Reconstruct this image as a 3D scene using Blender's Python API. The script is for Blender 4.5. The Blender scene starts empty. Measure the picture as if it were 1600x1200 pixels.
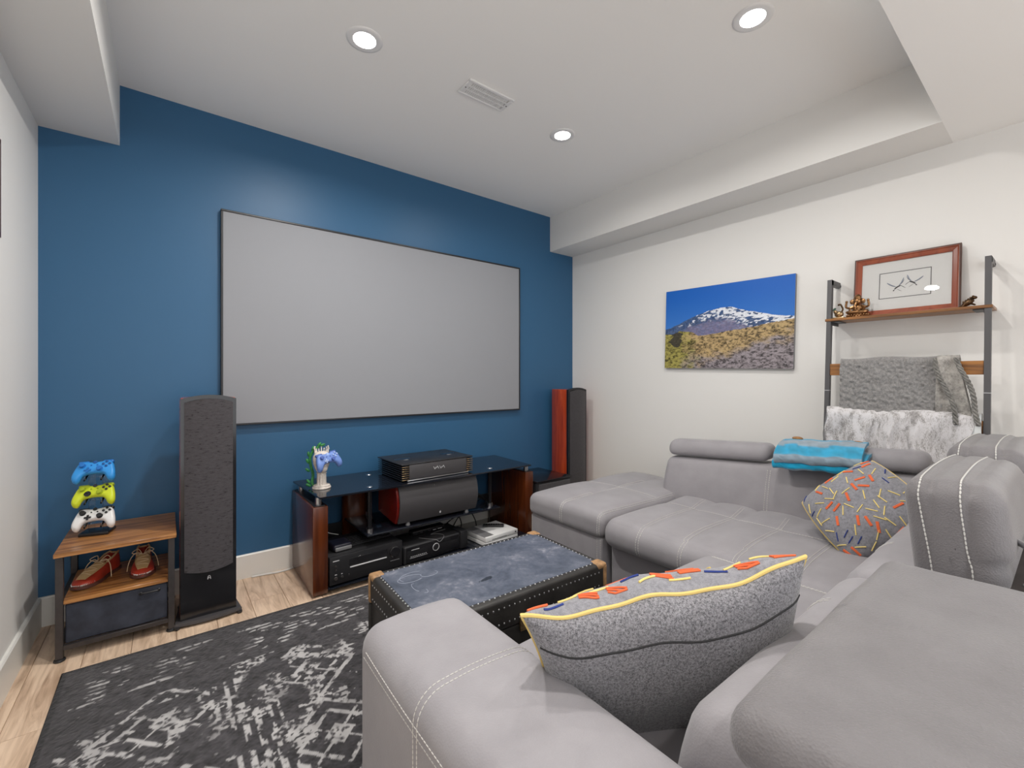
import bpy, bmesh, math, random
import numpy as np
from mathutils import Vector, Matrix
from mathutils.bvhtree import BVHTree
from mathutils.geometry import tessellate_polygon

random.seed(7)
RNG = np.random.RandomState(11)
SC = bpy.context.scene
COL = SC.collection
PI = math.pi

# ------------------------------------------------------------------ camera
cam_d = bpy.data.cameras.new('camera')
cam = bpy.data.objects.new('camera', cam_d)
COL.objects.link(cam)
cam.location = (0, 0, 1.2)
cam.rotation_euler = (PI / 2, 0, -math.atan(538 / 689.0))
cam_d.sensor_width = 36.0
cam_d.lens = 689.0 / 1600 * 36.0
cam_d.shift_y = -8 / 1600.0
cam_d.clip_start = 0.02
SC.camera = cam

# ------------------------------------------------------------------ world, exposure
w = bpy.data.worlds.new('world')
SC.world = w
w.use_nodes = True
w.node_tree.nodes['Background'].inputs[0].default_value = (0.97, 0.98, 1.0, 1)
w.node_tree.nodes['Background'].inputs[1].default_value = 3.6
SC.view_settings.view_transform = 'Standard'
SC.view_settings.look = 'None'
SC.view_settings.gamma = 1.0
SC.view_settings.use_curve_mapping = False
SC.view_settings.exposure = -0.67

# ceiling lamps: (x, y, ceiling height, watts)
LAMPS = [(1.966, 2.0, 2.74, 12), (0.705, 1.99, 2.74, 34), (1.966, 0.85, 2.74, 15), (0.705, 0.85, 2.74, 26),
         (0.2, -0.75, 2.41, 12), (1.6, -0.95, 2.41, 3)]  # these two are unseen, added behind the camera for fill light
LAMP_COL = (1.0, 0.962, 0.915)

# room: blue wall at y = YB, right wall x = XR, left wall x = XL, rear y = YR
YB, XR, XL, YR = 3.09, 3.177, -0.494, -1.6
ZC, ZS = 2.74, 2.412

# ------------------------------------------------------------------ helpers
WM = {}


def mtx(loc=(0, 0, 0), rz=0.0, rot=None):
    m = Matrix.Translation(Vector(loc))
    if rot is not None:
        return m @ rot.to_4x4()
    return m @ Matrix.Rotation(rz, 4, 'Z')


def thing(name, label, cat, loc=(0, 0, 0), rz=0.0, group=None, rot=None):
    o = bpy.data.objects.new(name, None)
    COL.objects.link(o)
    m = mtx(loc, rz, rot)
    o.matrix_world = m
    o.empty_display_size = 0.05
    WM[o.name] = m
    o['label'] = label
    o['category'] = cat
    if group:
        o['group'] = group
    return o


def finish(bm, smooth, angle=40):
    bmesh.ops.recalc_face_normals(bm, faces=bm.faces)
    if smooth:
        for f in bm.faces:
            f.smooth = True
        lim = math.radians(angle)
        for e in bm.edges:
            if len(e.link_faces) == 2:
                try:
                    if e.calc_face_angle() > lim:
                        e.smooth = False
                except ValueError:
                    pass


def obj(name, bm, mat, parent=None, world=False, smooth=True, angle=40, kind=None, label=None, recalc=True):
    """one mesh object; world=True: the mesh is in world coordinates, else in the thing's own."""
    if parent is not None and world:
        bm.transform(WM[parent.name].inverted())
    if recalc:
        finish(bm, smooth, angle)
    else:
        for f in bm.faces:
            f.smooth = smooth
    me = bpy.data.meshes.new(name)
    bm.to_mesh(me)
    bm.free()
    o = bpy.data.objects.new(name, me)
    COL.objects.link(o)
    if mat is not None:
        me.materials.append(mat)
    if parent is not None:
        o.parent = parent
        WM[o.name] = WM[parent.name]
    else:
        WM[o.name] = Matrix.Identity(4)
    if kind:
        o['kind'] = kind
    if label:
        o['label'] = label
    return o


def tag(o, label, cat, group=None):
    o['label'] = label
    o['category'] = cat
    if group:
        o['group'] = group
    return o


def nb():
    return bmesh.new()


def box(bm, x0, x1, y0, y1, z0, z1, bev=0.0, seg=2, m=None):
    r = bmesh.ops.create_cube(bm, size=1.0)
    vs = r['verts']
    for v in vs:
        v.co = Vector((x0 + (v.co.x + .5) * (x1 - x0), y0 + (v.co.y + .5) * (y1 - y0), z0 + (v.co.z + .5) * (z1 - z0)))
    geo = vs
    if bev > 0:
        es = list({e for v in vs for e in v.link_edges})
        rr = bmesh.ops.bevel(bm, geom=es, offset=bev, segments=seg, profile=0.5, affect='EDGES')
        geo = list({v for f in rr['faces'] for v in f.verts} | {v for v in vs if v.is_valid})
    if m is not None:
        bmesh.ops.transform(bm, matrix=m, verts=geo)
    return geo


def frame_axes(d):
    d = d.normalized()
    a = Vector((0, 0, 1)) if abs(d.z) < .9 else Vector((1, 0, 0))
    u = d.cross(a).normalized()
    return u, d.cross(u).normalized()


def cyl(bm, p0, p1, r0, r1=None, seg=16, cap=True):
    p0, p1 = Vector(p0), Vector(p1)
    r1 = r0 if r1 is None else r1
    u, v = frame_axes(p1 - p0)
    A, B = [], []
    for i in range(seg):
        t = 2 * PI * i / seg
        d = u * math.cos(t) + v * math.sin(t)
        A.append(bm.verts.new(p0 + d * r0))
        B.append(bm.verts.new(p1 + d * r1))
    for i in range(seg):
        j = (i + 1) % seg
        bm.faces.new((A[i], A[j], B[j], B[i]))
    if cap:
        bm.faces.new(A[::-1])
        bm.faces.new(B)


def tube(bm, pts, r, seg=8, closed=False, radii=None):
    pts = [Vector(p) for p in pts]
    n = len(pts)
    rings = []
    up = None
    for i, p in enumerate(pts):
        if closed:
            d = pts[(i + 1) % n] - pts[i - 1]
        else:
            d = pts[min(i + 1, n - 1)] - pts[max(i - 1, 0)]
        if d.length < 1e-9:
            d = Vector((0, 0, 1))
        d.normalize()
        if up is None:
            up, _ = frame_axes(d)
        up = (up - d * up.dot(d))
        if up.length < 1e-6:
            up, _ = frame_axes(d)
        up.normalize()
        v = d.cross(up)
        rr = radii[i] if radii else r
        rings.append([bm.verts.new(p + (up * math.cos(2 * PI * k / seg) + v * math.sin(2 * PI * k / seg)) * rr) for k in range(seg)])
    m = n if closed else n - 1
    for i in range(m):
        a, b = rings[i], rings[(i + 1) % n]
        for k in range(seg):
            l = (k + 1) % seg
            bm.faces.new((a[k], a[l], b[l], b[k]))
    if not closed:
        bm.faces.new(rings[0][::-1])
        bm.faces.new(rings[-1])


def lathe(bm, prof, seg=24, m=None):
    """prof: list of (r, z)"""
    rings = []
    new = []
    for r, z in prof:
        if r < 1e-6:
            v = bm.verts.new((0, 0, z))
            rings.append([v])
            new.append(v)
        else:
            ring = [bm.verts.new((r * math.cos(2 * PI * k / seg), r * math.sin(2 * PI * k / seg), z)) for k in range(seg)]
            rings.append(ring)
            new += ring
    for a, b in zip(rings[:-1], rings[1:]):
        if len(a) == 1 and len(b) == 1:
            continue
        for k in range(seg):
            l = (k + 1) % seg
            if len(a) == 1:
                bm.faces.new((a[0], b[k], b[l]))
            elif len(b) == 1:
                bm.faces.new((a[k], a[l], b[0]))
            else:
                bm.faces.new((a[k], a[l], b[l], b[k]))
    if len(rings[0]) > 1:
        bm.faces.new(rings[0][::-1])
    if len(rings[-1]) > 1:
        bm.faces.new(rings[-1])
    if m is not None:
        bmesh.ops.transform(bm, matrix=m, verts=new)


def ball(bm, c, r, seg=12, m=None, sc=(1, 1, 1)):
    mm = Matrix.Translation(Vector(c)) @ (m if m is not None else Matrix.Identity(4)) @ Matrix.Diagonal((r * sc[0], r * sc[1], r * sc[2], 1))
    bmesh.ops.create_uvsphere(bm, u_segments=seg, v_segments=max(6, seg * 2 // 3), radius=1.0, matrix=mm)


def prism(bm, outline, z0, z1, m=None, rings=None):
    """outline: list of (x,y). rings: list of (scale, z) to shape; default straight"""
    rings = rings or [(1, z0), (1, z1)]
    cx = sum(p[0] for p in outline) / len(outline)
    cy = sum(p[1] for p in outline) / len(outline)
    RR = []
    new = []
    for s, z in rings:
        ring = [bm.verts.new((cx + (p[0] - cx) * s, cy + (p[1] - cy) * s, z)) for p in outline]
        RR.append(ring)
        new += ring
    n = len(outline)
    for a, b in zip(RR[:-1], RR[1:]):
        for k in range(n):
            l = (k + 1) % n
            bm.faces.new((a[k], a[l], b[l], b[k]))
    bm.faces.new(RR[0][::-1])
    bm.faces.new(RR[-1])
    if m is not None:
        bmesh.ops.transform(bm, matrix=m, verts=new)
    return new


def axis_lines(lo, hi, r, n):
    """coordinates with extra lines in the rounded bands"""
    band = [r * (1 - math.cos(t)) for t in (0, PI / 10, PI / 5, 3 * PI / 10, 2 * PI / 5)]
    inner = [lo + r + (hi - lo - 2 * r) * i / n for i in range(n + 1)]
    return [lo + b for b in band] + inner + [hi - b for b in band[::-1]]


def softbox(bm, x0, x1, y0, y1, z0, z1, r=0.05, n=(10, 10, 4), fn=None):
    """a box with fully rounded edges on a grid, then bent by fn(Vector)->Vector"""
    L = [axis_lines(x0, x1, r, n[0]), axis_lines(y0, y1, r, n[1]), axis_lines(z0, z1, r, n[2])]
    lo = (x0 + r, y0 + r, z0 + r)
    hi = (x1 - r, y1 - r, z1 - r)
    cache = {}

    def vert(i, j, k):
        key = (i, j, k)
        if key in cache:
            return cache[key]
        p = Vector((L[0][i], L[1][j], L[2][k]))
        q = Vector([min(max(p[a], lo[a]), hi[a]) for a in range(3)])
        d = p - q
        if d.length > 1e-9:
            # on a face band keep the arc spacing
            p = q + d.normalized() * r
        if fn:
            p = fn(p)
        v = bm.verts.new(p)
        cache[key] = v
        return v
    N = [len(l) - 1 for l in L]
    for ax in range(3):
        b, c = (ax + 1) % 3, (ax + 2) % 3
        for side in (0, N[ax]):
            for s in range(N[b]):
                for t in range(N[c]):
                    q = []
                    for ds, dt in ((0, 0), (1, 0), (1, 1), (0, 1)):
                        idx = [0, 0, 0]
                        idx[ax] = side
                        idx[b] = s + ds
                        idx[c] = t + dt
                        q.append(vert(*idx))
                    if side == 0:
                        q = q[::-1]
                    try:
                        bm.faces.new(q)
                    except ValueError:
                        pass


def bvh_of(bm):
    bm.normal_update()
    return BVHTree.FromBMesh(bm)


def resample(pts, step):
    pts = [Vector(p) for p in pts]
    out = [pts[0].copy()]
    acc = 0.0
    for a, b in zip(pts[:-1], pts[1:]):
        seg = (b - a).length
        if seg < 1e-9:
            continue
        t = step - acc
        while t <= seg:
            out.append(a.lerp(b, t / seg))
            t += step
        acc = seg - (t - step)
    return out


def smooth_path(pts, k=8):
    P_ = [Vector(p) for p in pts]
    out = []
    n = len(P_)
    for i in range(n - 1):
        p0, p1, p2, p3 = P_[max(i - 1, 0)], P_[i], P_[i + 1], P_[min(i + 2, n - 1)]
        for s in range(k):
            t = s / k
            out.append(0.5 * ((2 * p1) + (p2 - p0) * t + (2 * p0 - 5 * p1 + 4 * p2 - p3) * t * t + (3 * p1 - p0 - 3 * p2 + p3) * t ** 3))
    out.append(P_[-1])
    return out


def stitch(bm, pts, bvh, lines=(-.0075, .0075), step=.0115, dash=.0085, r=.00125):
    """rows of thread dashes lying on a surface along a path"""
    path = resample(smooth_path(pts), .004)
    sn = []
    for p in path:
        loc, nor, _, _ = bvh.find_nearest(p)
        if loc is not None:
            sn.append((loc, nor))
    for off in lines:
        row = []
        for i, (p, nrm) in enumerate(sn):
            t = sn[min(i + 1, len(sn) - 1)][0] - sn[max(i - 1, 0)][0]
            if t.length < 1e-9:
                continue
            side = nrm.cross(t.normalized())
            q, n2, _, _ = bvh.find_nearest(p + side * off)
            row.append(q + n2 * (r * .55))
        if len(row) < 3:
            continue
        fine = resample(row, .001)
        i = 0
        nd = int(dash / .001)
        ns = int(step / .001)
        while i + nd < len(fine):
            a, m_, b = fine[i], fine[i + nd // 2], fine[i + nd]
            tube(bm, [a, m_, b], r, seg=5, radii=[r * .6, r, r * .6])
            i += ns


def ribbon(bm, prof, thick, ys, fn=None):
    """a thick sheet: prof = list of (x,z) along its length, swept through the y values"""
    n = len(prof)
    nor = []
    for i in range(n):
        a, b = prof[max(i - 1, 0)], prof[min(i + 1, n - 1)]
        d = Vector((b[0] - a[0], b[1] - a[1]))
        d.normalize()
        nor.append((-d.y, d.x))
    loop = [(p[0] + m[0] * thick / 2, p[1] + m[1] * thick / 2) for p, m in zip(prof, nor)]
    loop += [(p[0] - m[0] * thick / 2, p[1] - m[1] * thick / 2) for p, m in zip(prof[::-1], nor[::-1])]
    rows = []
    for y in ys:
        row = []
        for i, (x, z) in enumerate(loop):
            p = Vector((x, y, z))
            s = i / (n - 1) if i < n else (2 * n - 1 - i) / (n - 1)
            if fn:
                p = fn(p, s, i < n)
            row.append(bm.verts.new(p))
        rows.append(row)
    k = len(loop)
    for a, b in zip(rows[:-1], rows[1:]):
        for i in range(k):
            j = (i + 1) % k
            bm.faces.new((a[i], a[j], b[j], b[i]))
    bm.faces.new(rows[0][::-1])
    bm.faces.new(rows[-1])
    return loop


TAB = RNG.rand(256, 256)


def vnoise(x, y, seed=0):
    x = np.asarray(x, float) + seed * 17.31
    y = np.asarray(y, float) + seed * 9.73
    xi, yi = np.floor(x).astype(int), np.floor(y).astype(int)
    fx, fy = x - xi, y - yi
    fx, fy = fx * fx * (3 - 2 * fx), fy * fy * (3 - 2 * fy)
    g = lambda a, b: TAB[a % 256, b % 256]
    return (g(xi, yi) * (1 - fx) + g(xi + 1, yi) * fx) * (1 - fy) + (g(xi, yi + 1) * (1 - fx) + g(xi + 1, yi + 1) * fx) * fy


def fbm(x, y, seed=0, oct=4):
    s, a, t = 0, .5, 0
    for k in range(oct):
        s = s + a * vnoise(x * 2 ** k, y * 2 ** k, seed + k)
        t += a
        a *= .5
    return s / t


def srgb(c):
    c = np.asarray(c, float) / 255.0
    return np.where(c <= .04045, c / 12.92, ((c + .055) / 1.055) ** 2.4)


def S(r, g, b):
    return tuple(float(v) for v in srgb((r, g, b))) + (1.0,)


def painted(me, cols):
    at = me.color_attributes.new('paint', 'FLOAT_COLOR', 'POINT')
    a = np.ones((len(me.vertices), 4), np.float32)
    a[:, :3] = cols
    at.data.foreach_set('color', a.ravel())


# ------------------------------------------------------------------ materials
def nodes(name):
    m = bpy.data.materials.new(name)
    m.use_nodes = True
    nt = m.node_tree
    return m, nt, nt.nodes['Principled BSDF']


def tex_coord(nt, scale=(1, 1, 1), kind='Object', rnd=False):
    tc = nt.nodes.new('ShaderNodeTexCoord')
    mp = nt.nodes.new('ShaderNodeMapping')
    mp.inputs['Scale'].default_value = scale
    nt.links.new(tc.outputs[kind], mp.inputs['Vector'])
    if rnd:
        oi = nt.nodes.new('ShaderNodeObjectInfo')
        mul = nt.nodes.new('ShaderNodeMath')
        mul.operation = 'MULTIPLY'
        mul.inputs[1].default_value = 37.0
        nt.links.new(oi.outputs['Random'], mul.inputs[0])
        cb = nt.nodes.new('ShaderNodeCombineXYZ')
        for k in range(3):
            nt.links.new(mul.outputs[0], cb.inputs[k])
        nt.links.new(cb.outputs[0], mp.inputs['Location'])
    return mp.outputs['Vector']


def noise_n(nt, vec, scale, detail=3, rough=.55, dist=0.0):
    n = nt.nodes.new('ShaderNodeTexNoise')
    n.inputs['Scale'].default_value = scale
    n.inputs['Detail'].default_value = detail
    n.inputs['Roughness'].default_value = rough
    n.inputs['Distortion'].default_value = dist
    nt.links.new(vec, n.inputs['Vector'])
    return n.outputs['Fac']


def ramp(nt, fac, stops, interp='LINEAR'):
    r = nt.nodes.new('ShaderNodeValToRGB')
    r.color_ramp.interpolation = interp
    el = r.color_ramp.elements
    while len(el) < len(stops):
        el.new(.5)
    for e, (p, c) in zip(el, stops):
        e.position = p
        e.color = c if len(c) == 4 else tuple(c) + (1,)
    nt.links.new(fac, r.inputs['Fac'])
    return r.outputs['Color']


def bump(nt, p, height, strength=.2, dist=.002):
    b = nt.nodes.new('ShaderNodeBump')
    b.inputs['Strength'].default_value = strength
    b.inputs['Distance'].default_value = dist
    nt.links.new(height, b.inputs['Height'])
    nt.links.new(b.outputs['Normal'], p.inputs['Normal'])
    return b


def plain(name, col, rough=.5, metal=0.0, spec=.5, bumps=None, vary=None, coat=0.0, sheen=0.0):
    """bumps=(scale,strength,dist); vary=(scale,amount)"""
    m, nt, p = nodes(name)
    p.inputs['Base Color'].default_value = col
    p.inputs['Roughness'].default_value = rough
    p.inputs['Metallic'].default_value = metal
    p.inputs['Specular IOR Level'].default_value = spec
    p.inputs['Coat Weight'].default_value = coat
    p.inputs['Sheen Weight'].default_value = sheen
    if vary:
        v = tex_coord(nt)
        f = noise_n(nt, v, vary[0], 4)
        a = vary[1]
        lo = tuple(max(0, c * (1 - a)) for c in col[:3]) + (1,)
        hi = tuple(min(1, c * (1 + a)) for c in col[:3]) + (1,)
        nt.links.new(ramp(nt, f, [(.3, lo), (.7, hi)]), p.inputs['Base Color'])
    if bumps:
        v = tex_coord(nt)
        bump(nt, p, noise_n(nt, v, bumps[0], 3), bumps[1], bumps[2])
    return m


def wood(name, stops, scale=(3, 30, 30), rough=.4, coat=0.0, rnd=False, fine=1.0, nscale=1.0):
    m, nt, p = nodes(name)
    v = tex_coord(nt, scale, rnd=rnd)
    f = noise_n(nt, v, nscale, 5, .6, 1.2)
    nt.links.new(ramp(nt, f, stops), p.inputs['Base Color'])
    p.inputs['Roughness'].default_value = rough
    p.inputs['Coat Weight'].default_value = coat
    p.inputs['Coat Roughness'].default_value = .15
    bump(nt, p, f, .08 * fine, .001)
    return m


def emit(name, col, strength):
    m, nt, p = nodes(name)
    p.inputs['Base Color'].default_value = (0, 0, 0, 1)
    p.inputs['Emission Color'].default_value = col
    p.inputs['Emission Strength'].default_value = strength
    return m


def paint_mat(name, rough=.6, spec=.4, bumps=None, sheen=0):
    m, nt, p = nodes(name)
    a = nt.nodes.new('ShaderNodeVertexColor')
    a.layer_name = 'paint'
    nt.links.new(a.outputs['Color'], p.inputs['Base Color'])
    p.inputs['Roughness'].default_value = rough
    p.inputs['Specular IOR Level'].default_value = spec
    p.inputs['Sheen Weight'].default_value = sheen
    if bumps:
        v = tex_coord(nt)
        bump(nt, p, noise_n(nt, v, bumps[0], 2), bumps[1], bumps[2])
    return m


def glass_mat(name, tint=(1, 1, 1, 1), ior=1.5, rough=0.0):
    m, nt, p = nodes(name)
    nt.nodes.remove(p)
    out = nt.nodes['Material Output']
    fr = nt.nodes.new('ShaderNodeFresnel')
    fr.inputs['IOR'].default_value = ior
    tr = nt.nodes.new('ShaderNodeBsdfTransparent')
    tr.inputs['Color'].default_value = tint
    gl = nt.nodes.new('ShaderNodeBsdfGlossy')
    gl.inputs['Roughness'].default_value = rough
    mx = nt.nodes.new('ShaderNodeMixShader')
    nt.links.new(fr.outputs[0], mx.inputs[0])
    nt.links.new(tr.outputs[0], mx.inputs[1])
    nt.links.new(gl.outputs[0], mx.inputs[2])
    nt.links.new(mx.outputs[0], out.inputs['Surface'])
    return m


M = {}
M['wall'] = plain('wall_paint', (.80, .79, .765, 1), .62, bumps=(220, .06, .001))
M['ceil'] = plain('ceiling_paint', (.93, .925, .905, 1), .75, bumps=(160, .08, .001))
M['blue'] = plain('blue_paint', S(48, 94, 131), .45, spec=.4, bumps=(240, .05, .0008))
M['base'] = plain('baseboard_paint', (.78, .77, .73, 1), .35)
M['subfloor'] = plain('subfloor', (.06, .045, .03, 1), .8)
M['screen'] = plain('screen_fabric', S(146, 148, 153), .8, spec=.2, bumps=(900, .05, .0005))
M['black'] = plain('black_plastic', (.016, .016, .018, 1), .38)
M['black_matte'] = plain('black_matte', (.014, .014, .016, 1), .6, bumps=(300, .1, .001))
M['black_gloss'] = plain('black_gloss', (.012, .012, .014, 1), .12)
M['blackglass'] = plain('black_glass', (.010, .012, .018, 1), .04, spec=.8)
M['grille'] = plain('grille_cloth', S(58, 55, 58), .9, bumps=(420, .5, .002), vary=(60, .15), sheen=.2)
def dusty():
    m, nt, p = nodes('dusty_grille_cloth')
    v = tex_coord(nt, (26, 26, 90))
    f = noise_n(nt, v, 1.6, 4, .75)
    nt.links.new(ramp(nt, f, [(.34, S(26, 25, 27)), (.40, S(66, 63, 66)), (.7, S(78, 75, 78))]), p.inputs['Base Color'])
    p.inputs['Roughness'].default_value = .95
    v2 = tex_coord(nt)
    bump(nt, p, noise_n(nt, v2, 420, 3), .5, .002)
    return m


M['grille_dusty'] = dusty()
M['grille2'] = plain('grille_metal', S(74, 72, 74), .5, metal=.2, bumps=(1500, .3, .0005))
M['steel'] = plain('steel', (.55, .55, .56, 1), .28, metal=1)
M['darksteel'] = plain('dark_steel', S(70, 66, 66), .42, metal=.5, vary=(30, .12))
M['railsteel'] = plain('rail_steel', S(84, 83, 85), .45, metal=.3)
M['white'] = plain('white_plastic', (.80, .80, .80, 1), .32)
M['offwhite'] = plain('off_white', (.72, .70, .66, 1), .5)
M['grey_plastic'] = plain('grey_plastic', S(120, 120, 122), .4)
M['silver'] = plain('silver_print', S(205, 205, 208), .35)
M['thread'] = plain('white_thread', S(206, 204, 200), .7)
M['thread_tan'] = plain('tan_thread', S(170, 155, 132), .7)
M['yellow_cord'] = plain('yellow_cord', S(222, 194, 118), .8)
M['orange_yarn'] = plain('orange_yarn', S(222, 106, 62), .85)
M['yellow_yarn'] = plain('yellow_yarn', S(236, 212, 132), .85)
M['navy_yarn'] = plain('navy_yarn', S(44, 62, 132), .85)
M['clear'] = glass_mat('clear_acrylic', (.93, .95, .96, 1), 1.45)
M['pane'] = glass_mat('picture_glass', (.98, .98, .98, 1), 1.5)
M['mahog'] = wood('mahogany', [(.25, S(58, 25, 10)), (.5, S(82, 37, 14)), (.75, S(100, 48, 19))], (22, 22, 1.6), .25, coat=.4)
M['cherry'] = wood('cherry_wood', [(.25, S(128, 40, 14)), (.5, S(176, 62, 22)), (.75, S(206, 86, 34))], (30, 30, 2), .25, coat=.5)
M['redwood'] = wood('red_gloss_wood', [(.25, S(84, 12, 8)), (.6, S(128, 24, 12)), (.8, S(140, 30, 14))], (2, 20, 20), .2, coat=.5)
M['rustic'] = wood('rustic_board', [(.25, S(78, 48, 24)), (.42, S(140, 92, 48)), (.58, S(186, 130, 74)), (.8, S(142, 94, 50))], (2.2, 22, 22), .34, coat=.25)
M['rustic_y'] = wood('rustic_board_crosswise', [(.22, S(66, 40, 22)), (.42, S(120, 78, 40)), (.6, S(168, 114, 58)), (.8, S(118, 78, 42))], (22, 2.2, 22), .4, coat=.1)
M['framewood'] = wood('frame_wood', [(.25, S(112, 50, 30)), (.55, S(146, 70, 42)), (.8, S(160, 82, 50))], (24, 3, 24), .3, coat=.4)
M['framedark'] = plain('frame_dark_edge', S(70, 36, 22), .35)
M['bronze'] = plain('bronze', S(150, 112, 76), .3, metal=.9, vary=(90, .45))
M['bronze_dark'] = plain('dark_bronze', S(96, 74, 54), .35, metal=.9, vary=(120, .5))
M['brass'] = plain('old_brass', S(178, 150, 112), .28, metal=.9, vary=(120, .4))
M['cable'] = plain('black_cable', (.012, .012, .012, 1), .45)
M['cable_w'] = plain('white_cable', (.7, .7, .68, 1), .45)
M['mat_board'] = plain('mat_board', (.88, .88, .87, 1), .8)
M['ink'] = plain('ink', S(58, 58, 62), .8)
M['ink_blue'] = plain('ink_wash', S(150, 160, 178), .8)


def sofa_mat(name, c1, c2, bs=.35):
    m, nt, p = nodes(name)
    v = tex_coord(nt)
    f = noise_n(nt, v, 9, 4)
    nt.links.new(ramp(nt, f, [(.3, c1), (.7, c2)]), p.inputs['Base Color'])
    p.inputs['Roughness'].default_value = .58
    p.inputs['Specular IOR Level'].default_value = .35
    p.inputs['Sheen Weight'].default_value = .25
    p.inputs['Sheen Roughness'].default_value = .5
    vo = nt.nodes.new('ShaderNodeTexVoronoi')
    vo.inputs['Scale'].default_value = 260
    nt.links.new(v, vo.inputs['Vector'])
    add = nt.nodes.new('ShaderNodeMath')
    add.operation = 'ADD'
    nt.links.new(vo.outputs['Distance'], add.inputs[0])
    nt.links.new(noise_n(nt, v, 60, 4), add.inputs[1])
    bump(nt, p, add.outputs[0], bs, .0012)
    return m


M['sofa'] = sofa_mat('grey_leather_cloth', S(141, 138, 142), S(151, 148, 152), .22)
M['leather'] = sofa_mat('grained_grey_leather', S(108, 105, 107), S(119, 116, 118), .6)
M['sofadark'] = plain('dark_underside', S(62, 56, 54), .6, bumps=(80, .3, .002), vary=(20, .2))
M['sofabrown'] = plain('taupe_side', S(118, 110, 102), .6, bumps=(300, .15, .001))


def plank_mat():
    m, nt, p = nodes('oak_laminate')
    v = tex_coord(nt, (14, 1.6, 14), rnd=True)
    f = noise_n(nt, v, 1.6, 6, .62, 1.6)
    c1 = ramp(nt, f, [(.22, S(148, 122, 100)), (.42, S(206, 178, 152)), (.6, S(232, 206, 180)), (.85, S(210, 182, 154))])
    v2 = tex_coord(nt, (5, 1.8, 5), rnd=True)
    f2 = noise_n(nt, v2, 1.3, 3, .5, .4)
    c2 = ramp(nt, f2, [(.32, S(150, 118, 92)), (.5, S(255, 255, 255))])
    mx = nt.nodes.new('ShaderNodeMix')
    mx.data_type = 'RGBA'
    mx.blend_type = 'MULTIPLY'
    mx.inputs['Factor'].default_value = .35
    nt.links.new(c1, mx.inputs['A'])
    nt.links.new(c2, mx.inputs['B'])
    nt.links.new(mx.outputs['Result'], p.inputs['Base Color'])
    p.inputs['Roughness'].default_value = .42
    bump(nt, p, f, .1, .0008)
    return m


M['plank'] = plank_mat()

# ------------------------------------------------------------------ the setting


def struct(name, bm, mat, label=None, parent=None, smooth=False):
    o = obj(name, bm, mat, parent, smooth=smooth)
    if parent is None:
        o['kind'] = 'structure'
    if label:
        o['label'] = label
    return o


# floor: planks along Y
bm = nb()
box(bm, XL - .1, XR + .1, YR - .1, YB + .1, -.10, -.010)
floor = struct('floor', bm, M['subfloor'], 'light oak laminate plank floor')
PW, PL = 0.16, 1.22
pcache = {}


def plank_mesh(wd, ln):
    key = (round(wd, 3), round(ln, 3))
    if key in pcache:
        return pcache[key]
    b = nb()
    g = .0007
    c = .0016
    outline = [(-wd / 2 + g, -.0098), (-wd / 2 + g, -c), (-wd / 2 + g + c, 0), (wd / 2 - g - c, 0), (wd / 2 - g, -c), (wd / 2 - g, -.0098)]
    A = [b.verts.new((x, -ln / 2 + g, z)) for x, z in outline]
    B = [b.verts.new((x, ln / 2 - g, z)) for x, z in outline]
    for k in range(6):
        l = (k + 1) % 6
        b.faces.new((A[k], A[l], B[l], B[k]))
    b.faces.new(A[::-1])
    b.faces.new(B)
    bmesh.ops.recalc_face_normals(b, faces=b.faces)
    me = bpy.data.meshes.new('plank')
    b.to_mesh(me)
    b.free()
    me.materials.append(M['plank'])
    pcache[key] = me
    return me


x = .513 - PW * 7
ci = 0
while x < XR:
    xa, xb = max(x, XL), min(x + PW, XR)
    if xb - xa > .01:
        y = YR - (.17 + .37 * ((ci * 5) % 7) / 2) % PL
        while y < YB:
            ya, yb = max(y, YR), min(y + PL, YB)
            if yb - ya > .02:
                o = bpy.data.objects.new('plank', plank_mesh(xb - xa, yb - ya))
                COL.objects.link(o)
                o.parent = floor
                o.location = ((xa + xb) / 2, (ya + yb) / 2, 0)
            y += PL
    x += PW
    ci += 1

bm = nb()
box(bm, XL - .1, XR + .1, YB, YB + .1, -.1, ZC + .1)
struct('wall_back', bm, M['blue'], 'deep blue painted feature wall')
bm = nb()
box(bm, XL - .1, XL, YR, YB, -.1, ZC + .1)
struct('wall_left', bm, M['wall'], 'white painted wall at the left edge')
bm = nb()
box(bm, XR, XR + .1, YR, YB, -.1, ZC + .1)
struct('wall_right', bm, M['wall'], 'white painted wall behind the grey sofa')
# unseen rear opening, added so world light lifts the ceiling and walls
bm = nb()
box(bm, XL - .1, XL + .25, YR - .1, YR, -.1, ZC + .1)
box(bm, XR - .75, XR + .1, YR - .1, YR, -.1, ZC + .1)
box(bm, XL + .25, XR - .75, YR - .1, YR, 2.35, ZC + .1)
struct('wall_rear', bm, M['wall'])
bm = nb()
box(bm, XL - .1, XR + .1, YR - .1, YB + .1, ZC, ZC + .1)
struct('ceiling', bm, M['ceil'], 'off-white flat ceiling')
# bulkheads: left, right, and the lowered ceiling over the camera
bm = nb()
box(bm, XL, -.198, .39, YB, ZS + .012, ZC)
struct('trim_1', bm, M['wall'], 'boxed white bulkhead above the left wall')
bm = nb()
box(bm, 2.873, XR, .39, YB, ZS, ZC)
struct('trim_2', bm, M['wall'], 'boxed white bulkhead along the right wall')
bm = nb()
box(bm, XL, XR, YR, .39, ZS, ZC)
struct('trim_3', bm, M['ceil'], 'lowered ceiling section')


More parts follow.
